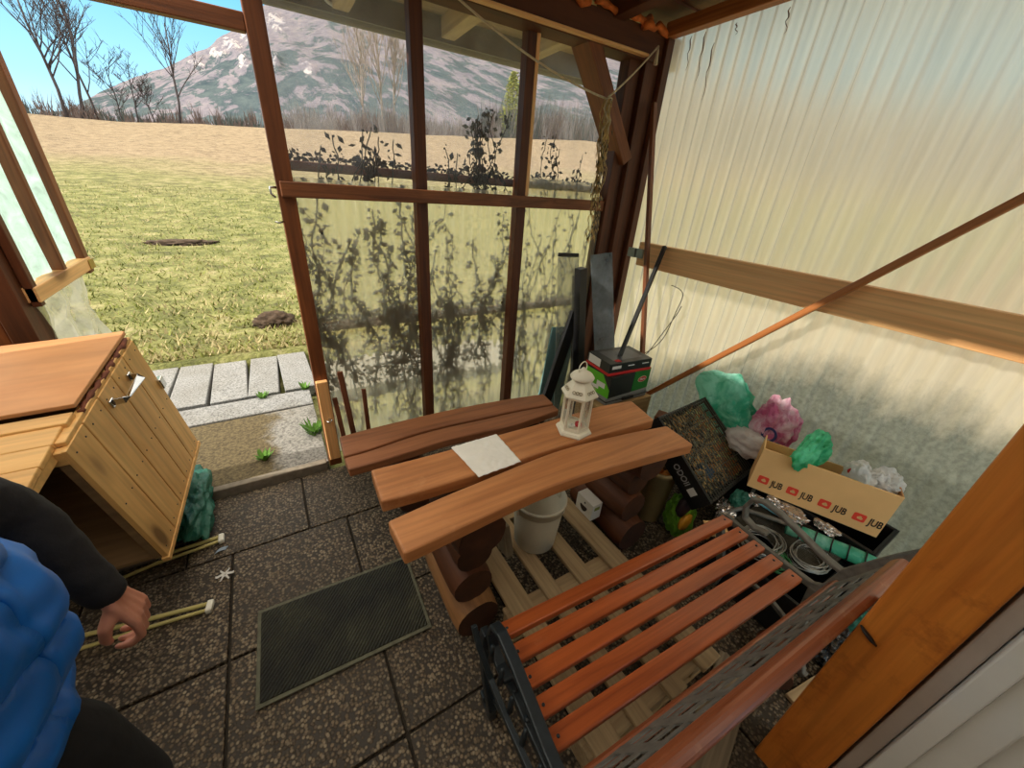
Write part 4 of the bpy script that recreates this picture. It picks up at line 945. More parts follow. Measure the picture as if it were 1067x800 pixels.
t = thing('clear_sheet', 'clear plastic sheet with a black top edge leaning by the far wall', 'sheet', loc=(1.72, 2.0, 0))
beam('sheet', (1.83, 2.005, .0), (1.715, 2.06, 1.26), .18, .004, clearish('clear_sheet', (.86, .86, .84), .24, (.62, .62, .58), .05), t, up=(0, 1, 0), bevel=0)
beam('edge_strip', (1.625, 2.06, 1.27), (1.80, 2.06, 1.262), .012, .026, MT['black'], t)
leaning('wooden_stick', 'thin upright wooden stick leaning beside the corner post', (2.06, 1.40, .0), (2.205, 2.03, 2.16), .030, .024, MT['stick_dark'], (0, 1, 0), 'stick')
t = thing('wooden_pole', 'long brown wooden pole slanting across the right wall', 'pole', loc=(2.17, 1.5, .4))
beam('shaft', (2.175, 1.66, .215), (2.175, -.12, 2.24), .032, .036, MT['stick'], t, up=(1, 0, 0), bevel=.008)
m = MB(); m.tube([(2.12, 1.63, .25), (2.13, 1.60, .30), (2.14, 1.55, .335), (2.15, 1.49, .39)], [.006, .020, .024, .008], 8, flat=.6); m.build('dark_tip', MT['stick_dark'], t, Matrix())
leaning('black_pole', 'thin black pole leaning from the tool boxes to the wall rail', (1.79, 1.52, .735), (2.20, 1.697, 1.37), .022, .022, MT['black'], (0, 1, 0), 'pole')
o = MB(); R = random.Random(17)
o.tube([V((2.24 + .01 * math.sin(a * 3), 1.62 - .13 * math.cos(a) + .02 * math.sin(a * 2.3), .93 - .30 * math.sin(a * .5) * 1.0 + .10 * math.cos(a))) for a in [i * .2 for i in range(40)]], .003, 5)
tag(o.build('wire_loop', plain('grey_wire', srgb(92, 88, 78), .5, .5)), 'loose loop of grey wire hanging below the right wall rail', 'wire')
for (x, y, h, w_, lean, l) in [(.22, 2.02, .66, .03, .03, 'tallest thin stake leaning on the far wall by the door post'), (.335, 2.03, .52, .024, -.015, 'short thin stake on the far wall, right one of three'), (.175, 2.06, .48, .026, .02, 'short thin stake on the far wall, nearest the door post')]:
    leaning('wooden_stake', l, (x + lean, y, .0), (x, y + .09, h), w_, .018, MT['post'], (0, 1, 0), 'stake')

# stack of boxes behind the table
Bx = T((1.83, 1.535, 0)) @ Rz(-3)
CR = wood('crate_wood', srgb(120, 92, 56), srgb(188, 156, 106), .8, grain=10)
t = thing('wooden_crate', 'pale wooden crate carrying the stacked tool boxes behind the table', 'crate', M=Bx)
for k in range(4): m = MB(); m.box(-.21, .21, -.125, -.113, .01 + k * .108, .108 + k * .108); m.build('slat', CR, t, bevel=.002)
for k in range(4): m = MB(); m.box(-.21, .21, .10, .112, .01 + k * .108, .108 + k * .108); m.build('slat', CR, t, bevel=.002)
m = MB(); m.box(-.225, -.205, -.125, .112, 0, .445); m.box(.205, .225, -.125, .112, 0, .445); m.box(-.225, .225, -.125, .112, .436, .45); m.build('body', CR, t, bevel=.003)
GREYC = plain('grey_case', srgb(128, 128, 126), .5, 0, .1, 10)
t = thing('tool_case', 'flat grey case at the bottom of the tool box stack', 'case', M=Bx @ T((.0, -.004, .452)) @ Rz(2))
m = MB(); m.box(-.185, .185, -.108, .108, 0, .058); m.build('body', GREYC, t, bevel=.010); m = MB(); m.box(-.188, .188, -.111, .111, .026, .032); m.build('seam', MT['black'], t); m = MB(); m.box(-.05, .05, -.122, -.108, .020, .04); m.build('handle', MT['black'], t, bevel=.004)
GRN = plain('box_green', srgb(30, 122, 40), .45, 0, .06, 8, 0); LIME = plain('box_lime', srgb(98, 190, 40), .45, 0, .06, 8, 0); BLK = plain('box_black', srgb(40, 42, 40), .4, 0, .1, 8, 0); RED = plain('print_red', srgb(204, 40, 40), .5, 0, .05, 8, 0); WHT = plain('print_white', srgb(228, 228, 224), .5, 0, .03, 8, 0)
G = Bx @ T((-.005, .0, .512)) @ Rz(5)
t = thing('tool_box', 'green and black box with a red oval badge in the stack', 'box', M=G)
m = MB(); m.box(-.185, .03, -.112, .105, 0, .145); m.build('black_half', BLK, t, bevel=.003); m = MB(); m.box(.03, .185, -.113, .106, 0, .146); m.build('green_half', GRN, t, bevel=.003)
m = MB(); m.add([V((-.1856, .105, .0)), V((-.1856, -.110, .0)), V((-.1856, -.110, .055)), V((-.1856, -.04, .14)), V((-.1856, .105, .14))], [(0, 1, 2, 3, 4)]); m.build('lime_print', LIME, t)
m = MB(); m.box(-.1868, -.1862, -.07, .0, .05, .085); m.box(-.1868, -.1862, -.02, .06, .028, .05); m.build('white_print', WHT, t)
m = MB(); Mo = T((.112, -.1136, .078)) @ Rx(90); m.prism([(.042 * math.cos(a), .021 * math.sin(a)) for a in [2 * math.pi * i / 30 for i in range(30)]], 0, .001); m.build('badge', plain('badge_cream', srgb(222, 210, 170), .5), t, G @ Mo)
m = MB(); m.prism([(.038 * math.cos(a), .018 * math.sin(a)) for a in [2 * math.pi * i / 30 for i in range(30)]], .001, .0018); m.build('badge_oval', RED, t, G @ Mo)
text_mesh('badge_lettering', 'Fluro', .024, WHT, t, G @ Mo @ T((0, 0, .0022)))
Bk = Bx @ T((-.012, .0, .660)) @ Rz(-2)
t = thing('power_tool_box', 'black box with a red band on top of the stack', 'box', M=Bk)
m = MB(); m.box(-.175, .165, -.110, .112, .014, .078); m.build('body', BLK, t, bevel=.003)
m = MB(); m.box(-.178, .168, -.113, .115, .0, .018); m.build('red_band', RED, t, bevel=.002)
m = MB(); m.box(-.1762, -.1752, -.02, .095, .022, .074); m.build('white_panel', WHT, t)
m = MB(); m.box(-.155, -.085, -.1112, -.1102, .042, .062); m.box(.085, .14, -.1112, -.1102, .05, .056); m.box(-.03, .02, -.1112, -.1102, .05, .056); m.build('white_print', WHT, t)
m = MB(); m.box(-.12, .12, -.07, .075, .078, .0788); m.build('top_print', plain('print_slate', srgb(84, 86, 92), .4), t); m = MB(); m.box(-.11, -.07, -.09, -.06, .078, .0789); m.build('red_print', RED, t)
BW = wood('brown_box_wood', srgb(92, 50, 28), srgb(140, 82, 48), .6)
m = MB(); m.box(-.055, .055, -.06, .06, 0, .33); tag(m.build('wooden_box', BW, M=T((2.12, 1.30, 0)) @ Rz(25), bevel=.004), 'brown wooden block between the stick and the wire topped crate', 'block')

# ------------------------------------------------------------------ rope under the roof with a hanging bundle
m = MB()
def sag(a, b, s, n=14): return [V(a).lerp(V(b), i / n) + V((0, 0, -s * 4 * (i / n) * (1 - i / n))) for i in range(n + 1)]
m.tube(sag((.70, 2.025, 2.42), (1.787, 2.0, 2.117), .05), .0055, 6); m.tube(sag((1.787, 2.0, 2.117), (2.149, 2.03, 2.42), .012), .0055, 6)
m.tube([(2.149, 2.03, 2.42), (2.14, 2.02, 2.38), (2.135, 2.015, 2.33)], [.005, .008, .013], 6)
tag(m.build('rope', MT['rope']), 'thin pale rope slung under the roof beam to the corner post', 'rope')
m = MB(); R = random.Random(23)
for k in range(22):
    p = V((1.787 + R.uniform(-.02, .02), 1.985 + R.uniform(-.015, .015), 2.12)); L_ = R.uniform(.25, .62); pts = [p]
    for i in range(8): pts.append(p + V((R.uniform(-.018, .018) + .03 * i / 8, R.uniform(-.012, .012), -L_ * (i + 1) / 8)))
    m.tube(pts, R.uniform(.0025, .0045), 4, 0 if k < 11 else 1)
for k in range(260):
    f = R.random(); p = V((1.80 + .02 * f + R.uniform(-.03, .03), 1.985 + R.uniform(-.03, .03), 2.0 - .62 * f)); d = V((R.uniform(-.5, .5), R.uniform(-.4, .4), -1)) * R.uniform(.02, .05)
    m.add([p, p + d * .5 + V((.006, .002, 0)), p + d, p + d * .5 - V((.006, .002, 0))], [(0, 1, 2, 3)], 1 if k % 3 else 2)
m.tube([V((1.787 + .02 * math.cos(a), 1.985 + .02 * math.sin(a), 2.115 + .004 * math.sin(3 * a))) for a in [i * .5 for i in range(25)]], .004, 5)
tag(m.build('string_bundle', [MT['rope'], MT['straw'], MT['vine']]), 'bundle of pale strings and dry herbs hanging from the rope', 'bundle')
# ------------------------------------------------------------------ right side heap
def storage(label, x0, x1, y0, y1, h, rz_=0, grp=None):
    M = T(((x0 + x1) / 2, (y0 + y1) / 2, 0)) @ Rz(rz_); a, b = (x1 - x0) / 2, (y1 - y0) / 2
    t = thing('storage_crate', label, 'crate', M=M)
    m = MB(); m.box(-a, a, -b, b, 0, .012); m.box(-a, a, -b, -b + .01, .012, h); m.box(-a, a, b - .01, b, .012, h); m.box(-a, -a + .01, -b + .01, b - .01, .012, h); m.box(a - .01, a, -b + .01, b - .01, .012, h); m.build('body', MT['black'], t, bevel=.003)
    m = MB(); m.box(-a - .008, a + .008, -b - .008, -b, h - .03, h); m.box(-a - .008, a + .008, b, b + .008, h - .03, h); m.box(-a - .008, -a, -b, b, h - .03, h); m.box(a, a + .008, -b, b, h - .03, h); m.build('rim', MT['black'], t, bevel=.003)
    return t
storage('black plastic crate under the cardboard box by the right wall', 2.0, 2.27, .10, .60, .352)
storage('black plastic crate under the turquoise and pink bags', 2.135, 2.28, .66, 1.12, .40)
storage('low black tray of wires between garden bench and cardboard box', 1.565, 1.975, .15, .56, .235)

# wire topped crate, tipped towards the bench
Rq = V((.631, .104, .102)); C = T((1.611, .622, .35)) @ Matrix.Rotation(Rq.length, 4, Rq.normalized())
t = thing('wire_crate', 'tipped black crate with thin wire bars over dry plants', 'crate', M=C)
a, b, dpt = .527, .48, .115
m = MB()
for (x0, x1, y0, y1) in [(0, a, 0, .014), (0, a, b - .014, b), (0, .014, .014, b - .014), (a - .014, a, .014, b - .014)]:
    m.box(x0, x1, y0, y1, -.022, 0); m.box(x0, x1, y0, y1, -dpt, -dpt + .03)
for i in range(10):
    x = .02 + (a - .04) * i / 9; m.box(x - .006, x + .006, .002, .010, -dpt, 0); m.box(x - .006, x + .006, b - .010, b - .002, -dpt, 0)
for i in range(9):
    y = .02 + (b - .04) * i / 8; m.box(a - .010, a - .002, y - .006, y + .006, -dpt, 0)
m.box(0, a, 0, b, -dpt - .006, -dpt); m.build('body', MT['black'], t, bevel=.002)
m = MB(); m.box(.0, .008, .0, b, -dpt, -.02); m.build('side_panel', MT['black'], t)
m = MB()
for i in range(23):
    x = .012 + (a - .024) * i / 22; m.tube([(x, .006, .001), (x + R.uniform(-.002, .002), b / 2, .002), (x, b - .006, .001)], .003, 4)
for y in (.12, .24, .36): m.tube([(.006, y, .003), (a - .006, y, .003)], .002, 4)
tag(m.build('wire_bars', plain('grey_bar', srgb(96, 92, 80), .4, .3, .2, 40, 0), t), 'thin grey wire bars')
text_mesh('side_lettering', 'ODOII', .046, plain('faded_white', srgb(170, 172, 172), .6), t, C @ T((-.0008, .175, -.062)) @ Matrix(((0, 0, -1, 0), (-1, 0, 0, 0), (0, 1, 0, 0), (0, 0, 0, 1))), squeeze=.9)
m = MB(); m.box(-.0012, -.0004, .06, .10, -.082, -.04); m.build('side_label', WHT, t)
R = random.Random(31); m = MB(); cols = [MT['straw'], plain('dry_husk', srgb(176, 120, 60), .9, 0, .3, 30), plain('leaf_grey', srgb(120, 128, 108), .9, 0, .3, 30), plain('pale_lime', srgb(186, 196, 130), .9, 0, .2, 30), MT['vine']]
for i in range(1300):
    u = R.random(); p = V((.04 + (a - .08) * R.random(), .04 + (b - .08) * u, -.018 - .05 * R.random() ** 1.8)); d = V((R.uniform(-1, 1), R.uniform(-1, 1), R.uniform(-.4, .4))).normalized() * R.uniform(.015, .06); s = d.cross(V((0, 0, 1))).normalized() * R.uniform(.002, .008)
    if p.z + abs(d.z) > -.008: p.z = -.02 - abs(d.z)
    q = p + d; q.x = min(max(q.x, .016), a - .016); q.y = min(max(q.y, .016), b - .016)
    m.add([p - s, q - s * .4, q + s * .4, p + s], [(0, 1, 2, 3)], R.choice([0, 0, 1, 2, 4, 4]) if p.x < a * .62 else R.choice([2, 3, 0, 1]))
o = m.build('dried_plants', cols, M=C); tag(o, 'dry stalks, husks and leaves inside the wire topped crate', 'plants', kind='stuff')
bag('blue_cloth', 'scrap of dark blue cloth inside the wire topped crate', tuple(C @ V((.17, .14, -.055))), (.05, .05, .025), 8, plain('blue_cloth', srgb(24, 66, 96), .7), .3, sub=4, cat='cloth')
m = MB()
for k in range(4): m.box(.36 + .004 * k, .36 + .13, .03 + .05 * k, .07 + .05 * k, -.05, -.035)
tag(m.build('clay_tile', plain('clay', srgb(196, 122, 66), .8, 0, .2, 20), M=C, bevel=.003), 'orange brown wooden slats in the near end of the wire crate', 'slats')

# pot, soil bag and card below the crate
t = thing('plant_pot', 'tan plastic pot with orange husks between table logs and crate', 'pot', loc=(1.62, .935, 0))
m = MB(); m.lathe([(.001, .004), (.072, 0), (.076, .006), (.096, .335), (.104, .337), (.105, .365), (.098, .367), (.094, .34), (.080, .24), (.001, .24)], 36, cap=False); m.build('body', plain('tan_pot', srgb(150, 128, 84), .6, 0, .1, 10), t)
m = MB()
for k in range(7):
    an = k * .9; m.blob((.05 * math.cos(an) * (k > 0), .05 * math.sin(an) * (k > 0), .30), (.032, .03, .026), k, .2, 2, 3)
m.build('husks', plain('orange_husk', srgb(206, 124, 30), .6, 0, .3, 20), t)
SB = film('soil_bag', srgb(112, 176, 40), .15, .3)
sb = bag('soil_bag', 'lime green soil bag on the paving beside the tan pot', (1.675, .775, .11), (.075, .08, .14), 5, SB, .20)
m = MB(); m.blob((0, 0, .01), (.0665, .03, .07), 9, .1, 2, 3); m.build('printed_patch', plain('dark_print', srgb(46, 32, 38), .5), sb, T((1.655, .752, .195)))
m = MB(); m.blob((0, 0, 0), (.05, .02, .05), 11, .1, 2, 3); m.build('printed_flower', plain('amber_print', srgb(214, 150, 40), .5), sb, T((1.63, .715, .13)))
CARD = plain('cardboard', srgb(240, 192, 130), .8, 0, .05, 6, .15); CARD_SHADED = plain('cardboard_shaded', srgb(190, 138, 88), .8, 0, .06, 6, .15)
m = MB(); m.box(-.05, .05, -.035, .035, -.002, .002); m.box(-.05, .05, -.035, -.032, -.05, .0)
tag(m.build('cardboard_flap', CARD, M=T((1.60, .56, .262)) @ Rz(-30) @ Rx(8), bevel=.001), 'torn cardboard flap at the front corner of the wire crate', 'card')
# bags by the wall
bag('plastic_bag', 'tall crumpled turquoise plastic bag above the wire crate', (2.19, .985, .545), (.078, .15, .14), 3, MINT, .42, 1.6, spikes=[((-.2, .75, 1), .75, 4), ((0, -1, -.6), .4, 4), ((-.3, -.3, .9), .25, 5)])
pk = bag('shopping_bag', 'pink and white plastic shopping bag with dark blue letters', (2.195, .71, .57), (.08, .095, .14), 7, film('pink_film', srgb(246, 130, 178), .4, .3, c2=srgb(255, 226, 238), sc=9), .4, 1.8, spikes=[((.2, .5, 1), .35, 5), ((-.2, -.8, .5), .3, 4)])
wp = MB(); wp.blob((0, 0, 0), (.07, .12, .06), 13, .35, 2.2, 4); wp.build('white_side', film('white_pink_film', srgb(255, 240, 234), .45, .3), pk, T((2.085, .735, .475)))
NAVY = plain('navy_print', srgb(34, 34, 92), .5)
tm = text_mesh('lettering', 'Oe', .11, NAVY, pk, T((2.097, .665, .555)) @ Matrix(((-.35, .25, -.9, 0), (-.9, -.35, .2, 0), (-.25, .9, .35, 0), (0, 0, 0, 1))), ext=.0008)
# cardboard box
A2, B2 = V((1.893, .612, 0)), V((2.101, .132, 0)); dx = (B2 - A2).normalized(); dy = V((-dx.y, dx.x, 0))
J = Matrix(((dx.x, dy.x, 0, A2.x), (dx.y, dy.y, 0, A2.y), (0, 0, 1, .362), (0, 0, 0, 1)))
t = thing('cardboard_box', 'open tan cardboard box printed with four red and black marks', 'box', M=J)
Lb, Db, Hb = .523, .155, .238
m = MB(); m.box(0, Lb, 0, .006, 0, Hb); m.box(0, Lb, Db - .006, Db, 0, Hb - .03); m.box(0, .006, .006, Db - .006, 0, Hb); m.box(.006, Lb - .006, .006, Db - .006, 0, .006); m.build('body', CARD, t, bevel=.001)
m = MB(); m.box(Lb - .006, Lb, .006, Db - .006, 0, Hb); m.build('end_wall', CARD_SHADED, t, bevel=.001)  # shade on this end is put into a darker cardboard colour
JR = plain('mark_red', srgb(236, 70, 50), .6, 0, .03, 6, 0); JB = plain('mark_black', srgb(40, 34, 30), .6, 0, .03, 6, 0)
for i, u in enumerate((.072, .196, .325, .455)):
    F = J @ T((u, -.0006, .068 - .012 * i * 0)) @ Rx(90)
    s = .021
    m = MB(); n = 40; m.prism([(s * 1.08 * math.copysign(abs(math.cos(w_)) ** .3, math.cos(w_)) - .019, s * math.copysign(abs(math.sin(w_)) ** .3, math.sin(w_))) for w_ in [2 * math.pi * k / n for k in range(n)]], 0, .0006); sq = m.build('red_mark', JR, t, F)
    m = MB()
    for cx_, cy_, r_ in ((-.020, -.002, .007), (-.013, -.003, .0065), (-.0165, .004, .005)): m.prism([(cx_ + r_ * math.cos(w_), cy_ + r_ * math.sin(w_)) for w_ in [2 * math.pi * k / 16 for k in range(16)]], .0006, .001)
    m.build('pale_blot', CARD, sq, F); text_mesh('lettering', 'JUB', .052, JB, t, F @ T((.040, -.003, .0005)), squeeze=.60)
m = MB()
for y, z in ((.045, .05), (.10, .07)): m.prism([(y + .017 * math.cos(w_), z + .017 * math.sin(w_)) for w_ in [2 * math.pi * k / 20 for k in range(20)]], Lb, Lb + .0006, 0, Matrix(((0, 0, 1, 0), (1, 0, 0, 0), (0, 1, 0, 0), (0, 0, 0, 1))))
m.build('red_mark', plain('mark_red_shaded', srgb(146, 58, 40), .6, 0, .03, 6, 0), t)  # red print darkened along with the shaded end wall
bag('plastic_bag', 'bright green plastic bag bulging out of the cardboard box', tuple(J @ V((.185, .088, .235))), (.115, .052, .10), 9, MINT2, .30, 1.6, lambda p, d: V((p.x, max(p.y, -.06 - .3 * p.x) , p.z)), spikes=[((.3, .3, 1), .4, 4), ((.5, -.85, .2), .35, 5)])
WF = film('white_film', srgb(250, 252, 250), .35, .35)
wb = bag('plastic_bag', 'white plastic bag with a green print in the cardboard box', tuple(J @ V((.385, .075, .20))), (.062, .055, .075), 14, WF, .5, 2.0, spikes=[((-.6, 0, .8), .4, 4), ((.5, .5, .8), .3, 5)])
m = MB(); m.blob((0, 0, 0), (.022, .012, .012), 2, .2, 2, 3); m.build('green_print', MINT2, wb, J @ T((.375, .022, .222)))
m = MB(); m.blob((0, 0, 0), (.010, .010, .012), 3, .2, 2, 3); m.build('red_print', RED, wb, J @ T((.335, .04, .255)))
bag('plastic_bag', 'plain white plastic bag at the near end of the cardboard box', tuple(J @ V((.467, .082, .215))), (.048, .058, .062), 15, WF, .5, 2.2, spikes=[((.7, 0, .8), .4, 4)])

# junk in and over the tray
def coil(label, c, r, n, seed, mt_, wr=.0022, turns=9):
    R = random.Random(seed); m = MB(); pts = []; 
    for i in range(turns * 22):
        a = 2 * math.pi * i / 22; k = r * (1 + .22 * math.sin(i * .07 + seed) + R.uniform(-.03, .03))
        pts.append(V((c[0] + k * math.cos(a) + .012 * math.sin(i * .11), c[1] + k * .8 * math.sin(a), c[2] + .014 * math.sin(i * .23 + seed) + .02 * i / (turns * 22))))
    m.tube(pts, wr, 4); tag(m.build('wire_coil', mt_), label, 'wire')
ST = plain('steel_wire', srgb(160, 162, 160), .35, .7, .1, 30, 0)
coil('tangle of silver wire in the tray beside the bench end', (1.70, .40, .27), .088, 9, 1, ST, .003, 16); coil('tangle of thin pale wire at the near end of the tray', (1.80, .245, .275), .078, 9, 2, ST, .0026, 12)
coil('loop of dark green cord in the tray below the bench seat', (1.66, .30, .262), .052, 9, 3, plain('green_cord', srgb(40, 110, 60), .5), .004, 4)
NET = plain('net_black', srgb(74, 70, 58), .8, 0, .25, 60, .8)
m = MB(); m.grid(lambda u, v_: V((1.74 + .21 * u + .02 * v_, .545 - .36 * v_ - .02 * u, .275 + .04 * noise.noise(V((u * 3, v_ * 4, 2))) + .035 * u)), 40, 60)
o = m.build('netting', NET); tag(o, 'dark mesh netting draped over the tray under the cardboard box', 'net')
o.modifiers.new('w', 'WIREFRAME').thickness = .0022
m = MB(); m.grid(lambda u, v_: V((1.74 + .21 * u + .02 * v_, .545 - .36 * v_ - .02 * u, .262 + .04 * noise.noise(V((u * 3, v_ * 4, 2))) + .03 * u)), 20, 30)
o = m.build('dark_cloth', plain('tarp_brown', srgb(62, 56, 44), .8, 0, .3, 20, .4)); tag(o, 'dull brown cloth lying beneath the netting in the tray', 'cloth')
t = thing('netting_roll', 'roll of mint green film tied with black bands under the cardboard box', 'roll', loc=(1.91, .21, .315))
Mr, Lr = frame((1.845, .375, .318), (1.985, .075, .318)); m = MB(); m.tube([(-Lr / 2, 0, 0), (-Lr / 4, .002, 0), (0, -.002, .001), (Lr / 4, .001, 0), (Lr / 2, 0, 0)], [.030, .034, .033, .034, .030], 14); m.build('roll', MINT, t, Mr)
for k in range(5): m = MB(); m.tube([(-.12 + .06 * k + .004 * math.sin(a * 2), .036 * math.cos(a), .036 * math.sin(a)) for a in [2 * math.pi * i / 18 for i in range(18)]], .003, 5, closed=True); m.build('band', MT['black'], t, Mr)
bag('plastic_bag', 'green plastic bag squeezed between wire crate and cardboard box', (1.845, .595, .30), (.06, .045, .045), 21, TEAL, .3, sub=4)
bag('plastic_strip', 'pale blue plastic strip over the junk below the cardboard box', (1.88, .46, .335), (.022, .095, .010), 22, film('blue_film', srgb(120, 196, 214), .3), .3, sub=4, cat='strip')
FOIL = plain('crumpled_foil', srgb(196, 192, 190), .22, .8, .15, 20, .6)
for c, r_, s, l in [((1.885, .545, .325), (.03, .04, .022), 34, 'silver foil ball under the far corner of the cardboard box'), ((1.93, .475, .345), (.028, .05, .02), 35, 'silver foil strip under the far half of the cardboard box'), ((1.97, .275, .352), (.025, .05, .016), 36, 'silver foil strip above the mint green roll'), ((1.80, .635, .235), (.045, .035, .035), 37, 'crumpled pale film below the near corner of the wire crate'), ((1.72, .585, .27), (.05, .035, .03), 31, 'crumpled silver foil at the front corner of the tray'), ((1.93, .40, .345), (.05, .06, .018), 32, 'crumpled silver film below the middle of the cardboard box'), ((2.02, .055, .18), (.04, .05, .10), 33, 'crumpled pale film heap at the near end of the cardboard box')]:
    bag('foil_scrap', l, c, r_, s, FOIL, .45, 3, sub=4, cat='foil')
bag('plastic_bag', 'small green plastic bag on the floor behind the bench back', (1.84, .045, .10), (.055, .05, .10), 41, TEAL, .3, sub=4)
t = thing('hose_loop', 'dusty loop of black rubber hose over the tray rim', 'hose', loc=(1.75, .45, .27))
m = MB(); m.tube([(1.66, .54, .26), (1.70, .585, .29), (1.77, .55, .315), (1.84, .42, .325), (1.90, .28, .33), (1.94, .2, .32)], .011, 8); m.build('hose', MT['iron_dusty'], t, Matrix())
# behind the bench
o = beam('weathered_plank', (1.30, .19, .018), (.80, .045, .018), .13, .028, MT['grey_wood'], bevel=.003); tag(o, 'grey weathered plank lying on the paving under the bench back', 'plank')
t = thing('log_offcut', 'short reddish log lying behind the bench backrest', 'log', loc=(1.42, .12, .06))
logpart(t, 0, 0, .06, -.08, .08, 44, MT['log_dark']).matrix_basis = Rz(-60) @ frame((0, -.08, 0), (0, .08, 0))[0]
bag('foil_bag', 'glittering black film bag on the floor behind the bench', (1.66, .035, .085), (.085, .07, .085), 51, plain('black_film', srgb(48, 46, 46), .18, .3, .4, 40, .9), .35, 2.6)
o = beam('board_offcut', (1.36, -.02, .012), (1.62, -.06, .012), .11, .018, MT['pallet'], bevel=.002); tag(o, 'pale board offcut on the floor behind the bench', 'board')
# ------------------------------------------------------------------ person at the left edge
PX, PY = -.595, .53
P0 = T((PX, PY, 0))
SKIN = plain('skin', srgb(206, 140, 116), .5, 0, .08, 12, .1)
person = thing('person', 'person in blue padded vest and black sleeves standing at left edge', 'person', M=P0)
def caps(m, pts, rs, n=12, flat=1.0, up=None):
    pts = [V(p) for p in pts]
    # rounded ends
    a, b = (pts[0] - pts[1]).normalized(), (pts[-1] - pts[-2]).normalized()
    P = [pts[0] + a * rs[0] * .85, pts[0] + a * rs[0] * .5] + pts + [pts[-1] + b * rs[-1] * .5, pts[-1] + b * rs[-1] * .85]
    Rr = [rs[0] * .4, rs[0] * .85] + list(rs) + [rs[-1] * .85, rs[-1] * .4]
    m.tube(P, Rr, n, 0, flat=flat, up=up)
def remesh(o, vox, it=3):
    r = o.modifiers.new('skin', 'REMESH'); r.mode = 'VOXEL'; r.voxel_size = vox; r.use_smooth_shade = True
    s = o.modifiers.new('soften', 'SMOOTH'); s.iterations = it; s.factor = .5
FWD = {1: .10, -1: -.05}                        # the left leg is a half step forward
def LEG(s, zt): k = FWD[s]; return [(.0, s * .088, zt), (.02 + .75 * k, s * .095, .68), (.02 + 1.15 * k, s * .095, .48), (-.004 + 1.0 * k, s * .095, .26), (-.012 + .95 * k, s * .095, .09)]
m = MB()
m.blob((.02, 0, 1.635), (.095, .076, .118), 1, .0, 1, 4); m.blob((.065, 0, 1.575), (.052, .050, .045), 1, .0, 1, 3)
caps(m, [(.112, 0, 1.655), (.124, 0, 1.622), (.122, 0, 1.612)], [.010, .014, .012], 8)                          # nose
caps(m, [(.106, -.018, 1.575), (.110, 0, 1.577), (.106, .018, 1.575)], [.007, .009, .007], 8)                   # lips
for s in (-1, 1): caps(m, [(.015, s * .078, 1.655), (.012, s * .083, 1.625), (.018, s * .078, 1.60)], [.014, .013, .009], 8)
caps(m, [(-.005, 0, 1.42), (.005, 0, 1.50), (.015, 0, 1.57)], [.062, .055, .055], 14)
caps(m, [(0, 0, .93), (.01, 0, 1.08), (.005, 0, 1.25), (-.005, 0, 1.38)], [.13, .125, .14, .12], 20, .8)
for s in (-1, 1):
    caps(m, LEG(s, .92), [.085, .078, .055, .052, .036], 14)
    caps(m, [(-.03 + FWD[s] * .95, s * .09, .05), (.06 + FWD[s] * .95, s * .10, .04), (.16 + FWD[s] * .95, s * .11, .03)], [.036, .036, .028], 12)
def arm(m, S, E, Wp):
    caps(m, [S, V(S).lerp(V(E), .5), E], [.055, .046, .040], 12); caps(m, [E, V(E).lerp(V(Wp), .4), Wp], [.040, .038, .026], 12)
LS, LE, LW = (-.01, .175, 1.41), (.115, .330, 1.07), (.188, .284, .855)
RS, RE, RW = (-.01, -.185, 1.41), (-.04, -.26, 1.13), (.04, -.26, .88)
arm(m, LS, LE, LW); arm(m, RS, RE, RW)
def hand(m, wst, s, fy):                     # palm faces back, knuckles forward; thumb on the body side
    w0 = V(wst); f = lambda x, y, z: w0 + V((x, y * s, z))
    for k, y in enumerate((-.030, -.0105, .0105, .030)):
        caps(m, [f(.004, y * .7, -.01), f(.026, y, -.072)], [.012, .0105], 8)
    for k, (y, L_) in enumerate(((-.032, 1.0), (-.0107, 1.08), (.0107, 1.0), (.032, .82))):
        caps(m, [f(.026, y, -.072), f(.026, y * 1.02, -.072 - .036 * L_)], [.0092, .0086], 8)
        caps(m, [f(.026, y * 1.02, -.072 - .036 * L_), f(.004, y, -.072 - .052 * L_)], [.0086, .008], 8)
        caps(m, [f(.004, y, -.072 - .052 * L_), f(-.016, y * .95, -.072 - .046 * L_)], [.008, .0068], 8)
    caps(m, [f(.002, -.018, -.022), f(-.012, -.040, -.048)], [.014, .013], 8); caps(m, [f(-.012, -.040, -.048), f(-.020, -.040, -.076)], [.012, .0105], 8); caps(m, [f(-.020, -.040, -.076), f(-.022, -.032, -.096)], [.0105, .008], 8)
hand(m, LW, 1, 0); hand(m, RW, -1, 0)
body = m.build('body', SKIN, person); remesh(body, .0042, 3)
EYE = plain('eye', srgb(60, 46, 36), .2)
for s in (-1, 1): m = MB(); m.blob((.103, s * .031, 1.643), (.011, .012, .009), 1, 0, 1, 2); m.build('eye', EYE, person)
m = MB(); m.blob((-.005, 0, 1.67), (.100, .086, .105), 4, .08, 5, 4, 0, lambda p, d: V((min(p.x, .062 + .03 * max(0, d.z)), p.y, p.z if p.z > -.06 else -.06))); m.build('hair', plain('brown_hair', srgb(70, 48, 32), .7, 0, .3, 60, .6), person)
BLUE = plain('blue_nylon', srgb(14, 110, 206), .42, 0, .10, 10, .25)
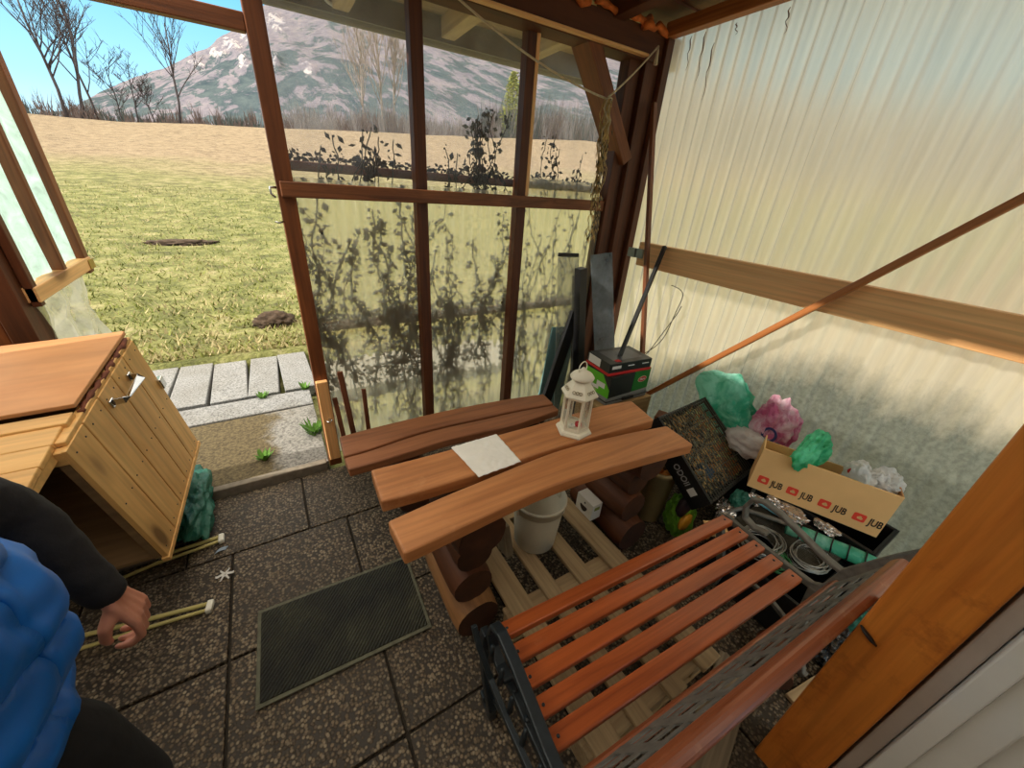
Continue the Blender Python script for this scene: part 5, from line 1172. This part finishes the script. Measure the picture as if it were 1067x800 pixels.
def vest(u, v_):
    a = 2 * math.pi * u; z = .845 + .615 * v_
    fx = .150 + .042 * math.sin(min(1, (v_ / .55)) * math.pi * .5) - .05 * max(0, v_ - .55); fy = .172 - .012 * v_ - .12 * max(0, v_ - .78) * 3
    if v_ > .86: fx *= 1 - (v_ - .86) * 3.2; fy *= 1 - (v_ - .86) * 2.6
    puff = .024 * abs(math.sin(v_ * math.pi * 5.0 + .3 * math.sin(a * 3) + .4)) ** .7 if .10 < v_ else .006
    wr_ = .020 * noise.noise(V((math.cos(a) * 2.2, math.sin(a) * 2.2, v_ * 7))) + .010 * noise.noise(V((math.cos(a) * 6, math.sin(a) * 6, v_ * 16)))
    k = 1 + (puff + wr_ + (.035 if v_ > .12 else 0)) / .18
    return V((fx * k * math.cos(a), fy * k * math.sin(a), z))
m = MB(); m.grid(vest, 110, 90); vst = m.build('vest', BLUE, person)
vst.modifiers.new('s', 'SOLIDIFY').thickness = -.012
REF, ntr, br, _ = mat('reflective_band'); wr2 = nd(ntr, 'ShaderNodeTexWave'); wr2.inputs['Scale'].default_value = 40; ntr.links.new(coords(ntr, rand=False), wr2.inputs['Vector'])
ntr.links.new(ramp(ntr, [(.4, srgb(40, 52, 62)), (.6, srgb(150, 160, 166))], wr2.outputs['Fac']).outputs[0], br.inputs['Base Color']); br.inputs['Roughness'].default_value = .35
m = MB(); m.grid(lambda u, v_: V((0, 0, .0)) + (lambda q: V((q.x * 1.015, q.y * 1.015, q.z)))(vest(u, .045 + .045 * v_)), 90, 4); m.build('hem_band', REF, vst)
DARK = plain('black_knit', srgb(30, 28, 32), .85, 0, .2, 60, .4)
def sleeve(S, E, Wp, nm):
    m = MB(); pts = [V(S), V(S).lerp(V(E), .5), V(E), V(E).lerp(V(Wp), .33), V(E).lerp(V(Wp), .66), V(E).lerp(V(Wp), .9)]
    caps(m, pts, [.070, .058, .050, .046, .040, .036], 16); caps(m, [V(E).lerp(V(Wp), .86), V(Wp) + V((0, 0, .012))], [.036, .034], 14)
    o = m.build(nm, DARK, person); remesh(o, .009, 4)
    tx = bpy.data.textures.get('folds') or bpy.data.textures.new('folds', 'CLOUDS'); tx.noise_scale = .07
    d = o.modifiers.new('folds', 'DISPLACE'); d.texture = tx; d.strength = .016; d.texture_coords = 'LOCAL'
sleeve(LS, LE, LW, 'sleeve'); sleeve(RS, RE, RW, 'sleeve')
m = MB(); caps(m, [(0, 0, .82), (0, 0, .95)], [.165, .155], 20, .86)
for s in (-1, 1): caps(m, LEG(s, .88), [.105, .100, .078, .074, .066], 16)
o = m.build('trousers', plain('black_cloth', srgb(26, 25, 28), .85, 0, .2, 50, .3), person); remesh(o, .010, 4)
m = MB()
for s in (-1, 1): caps(m, [(-.055 + FWD[s] * .95, s * .095, .05), (.06 + FWD[s] * .95, s * .105, .046), (.165 + FWD[s] * .95, s * .115, .036)], [.05, .05, .040], 14)
o = m.build('shoes', MT['black'], person); remesh(o, .008, 3)
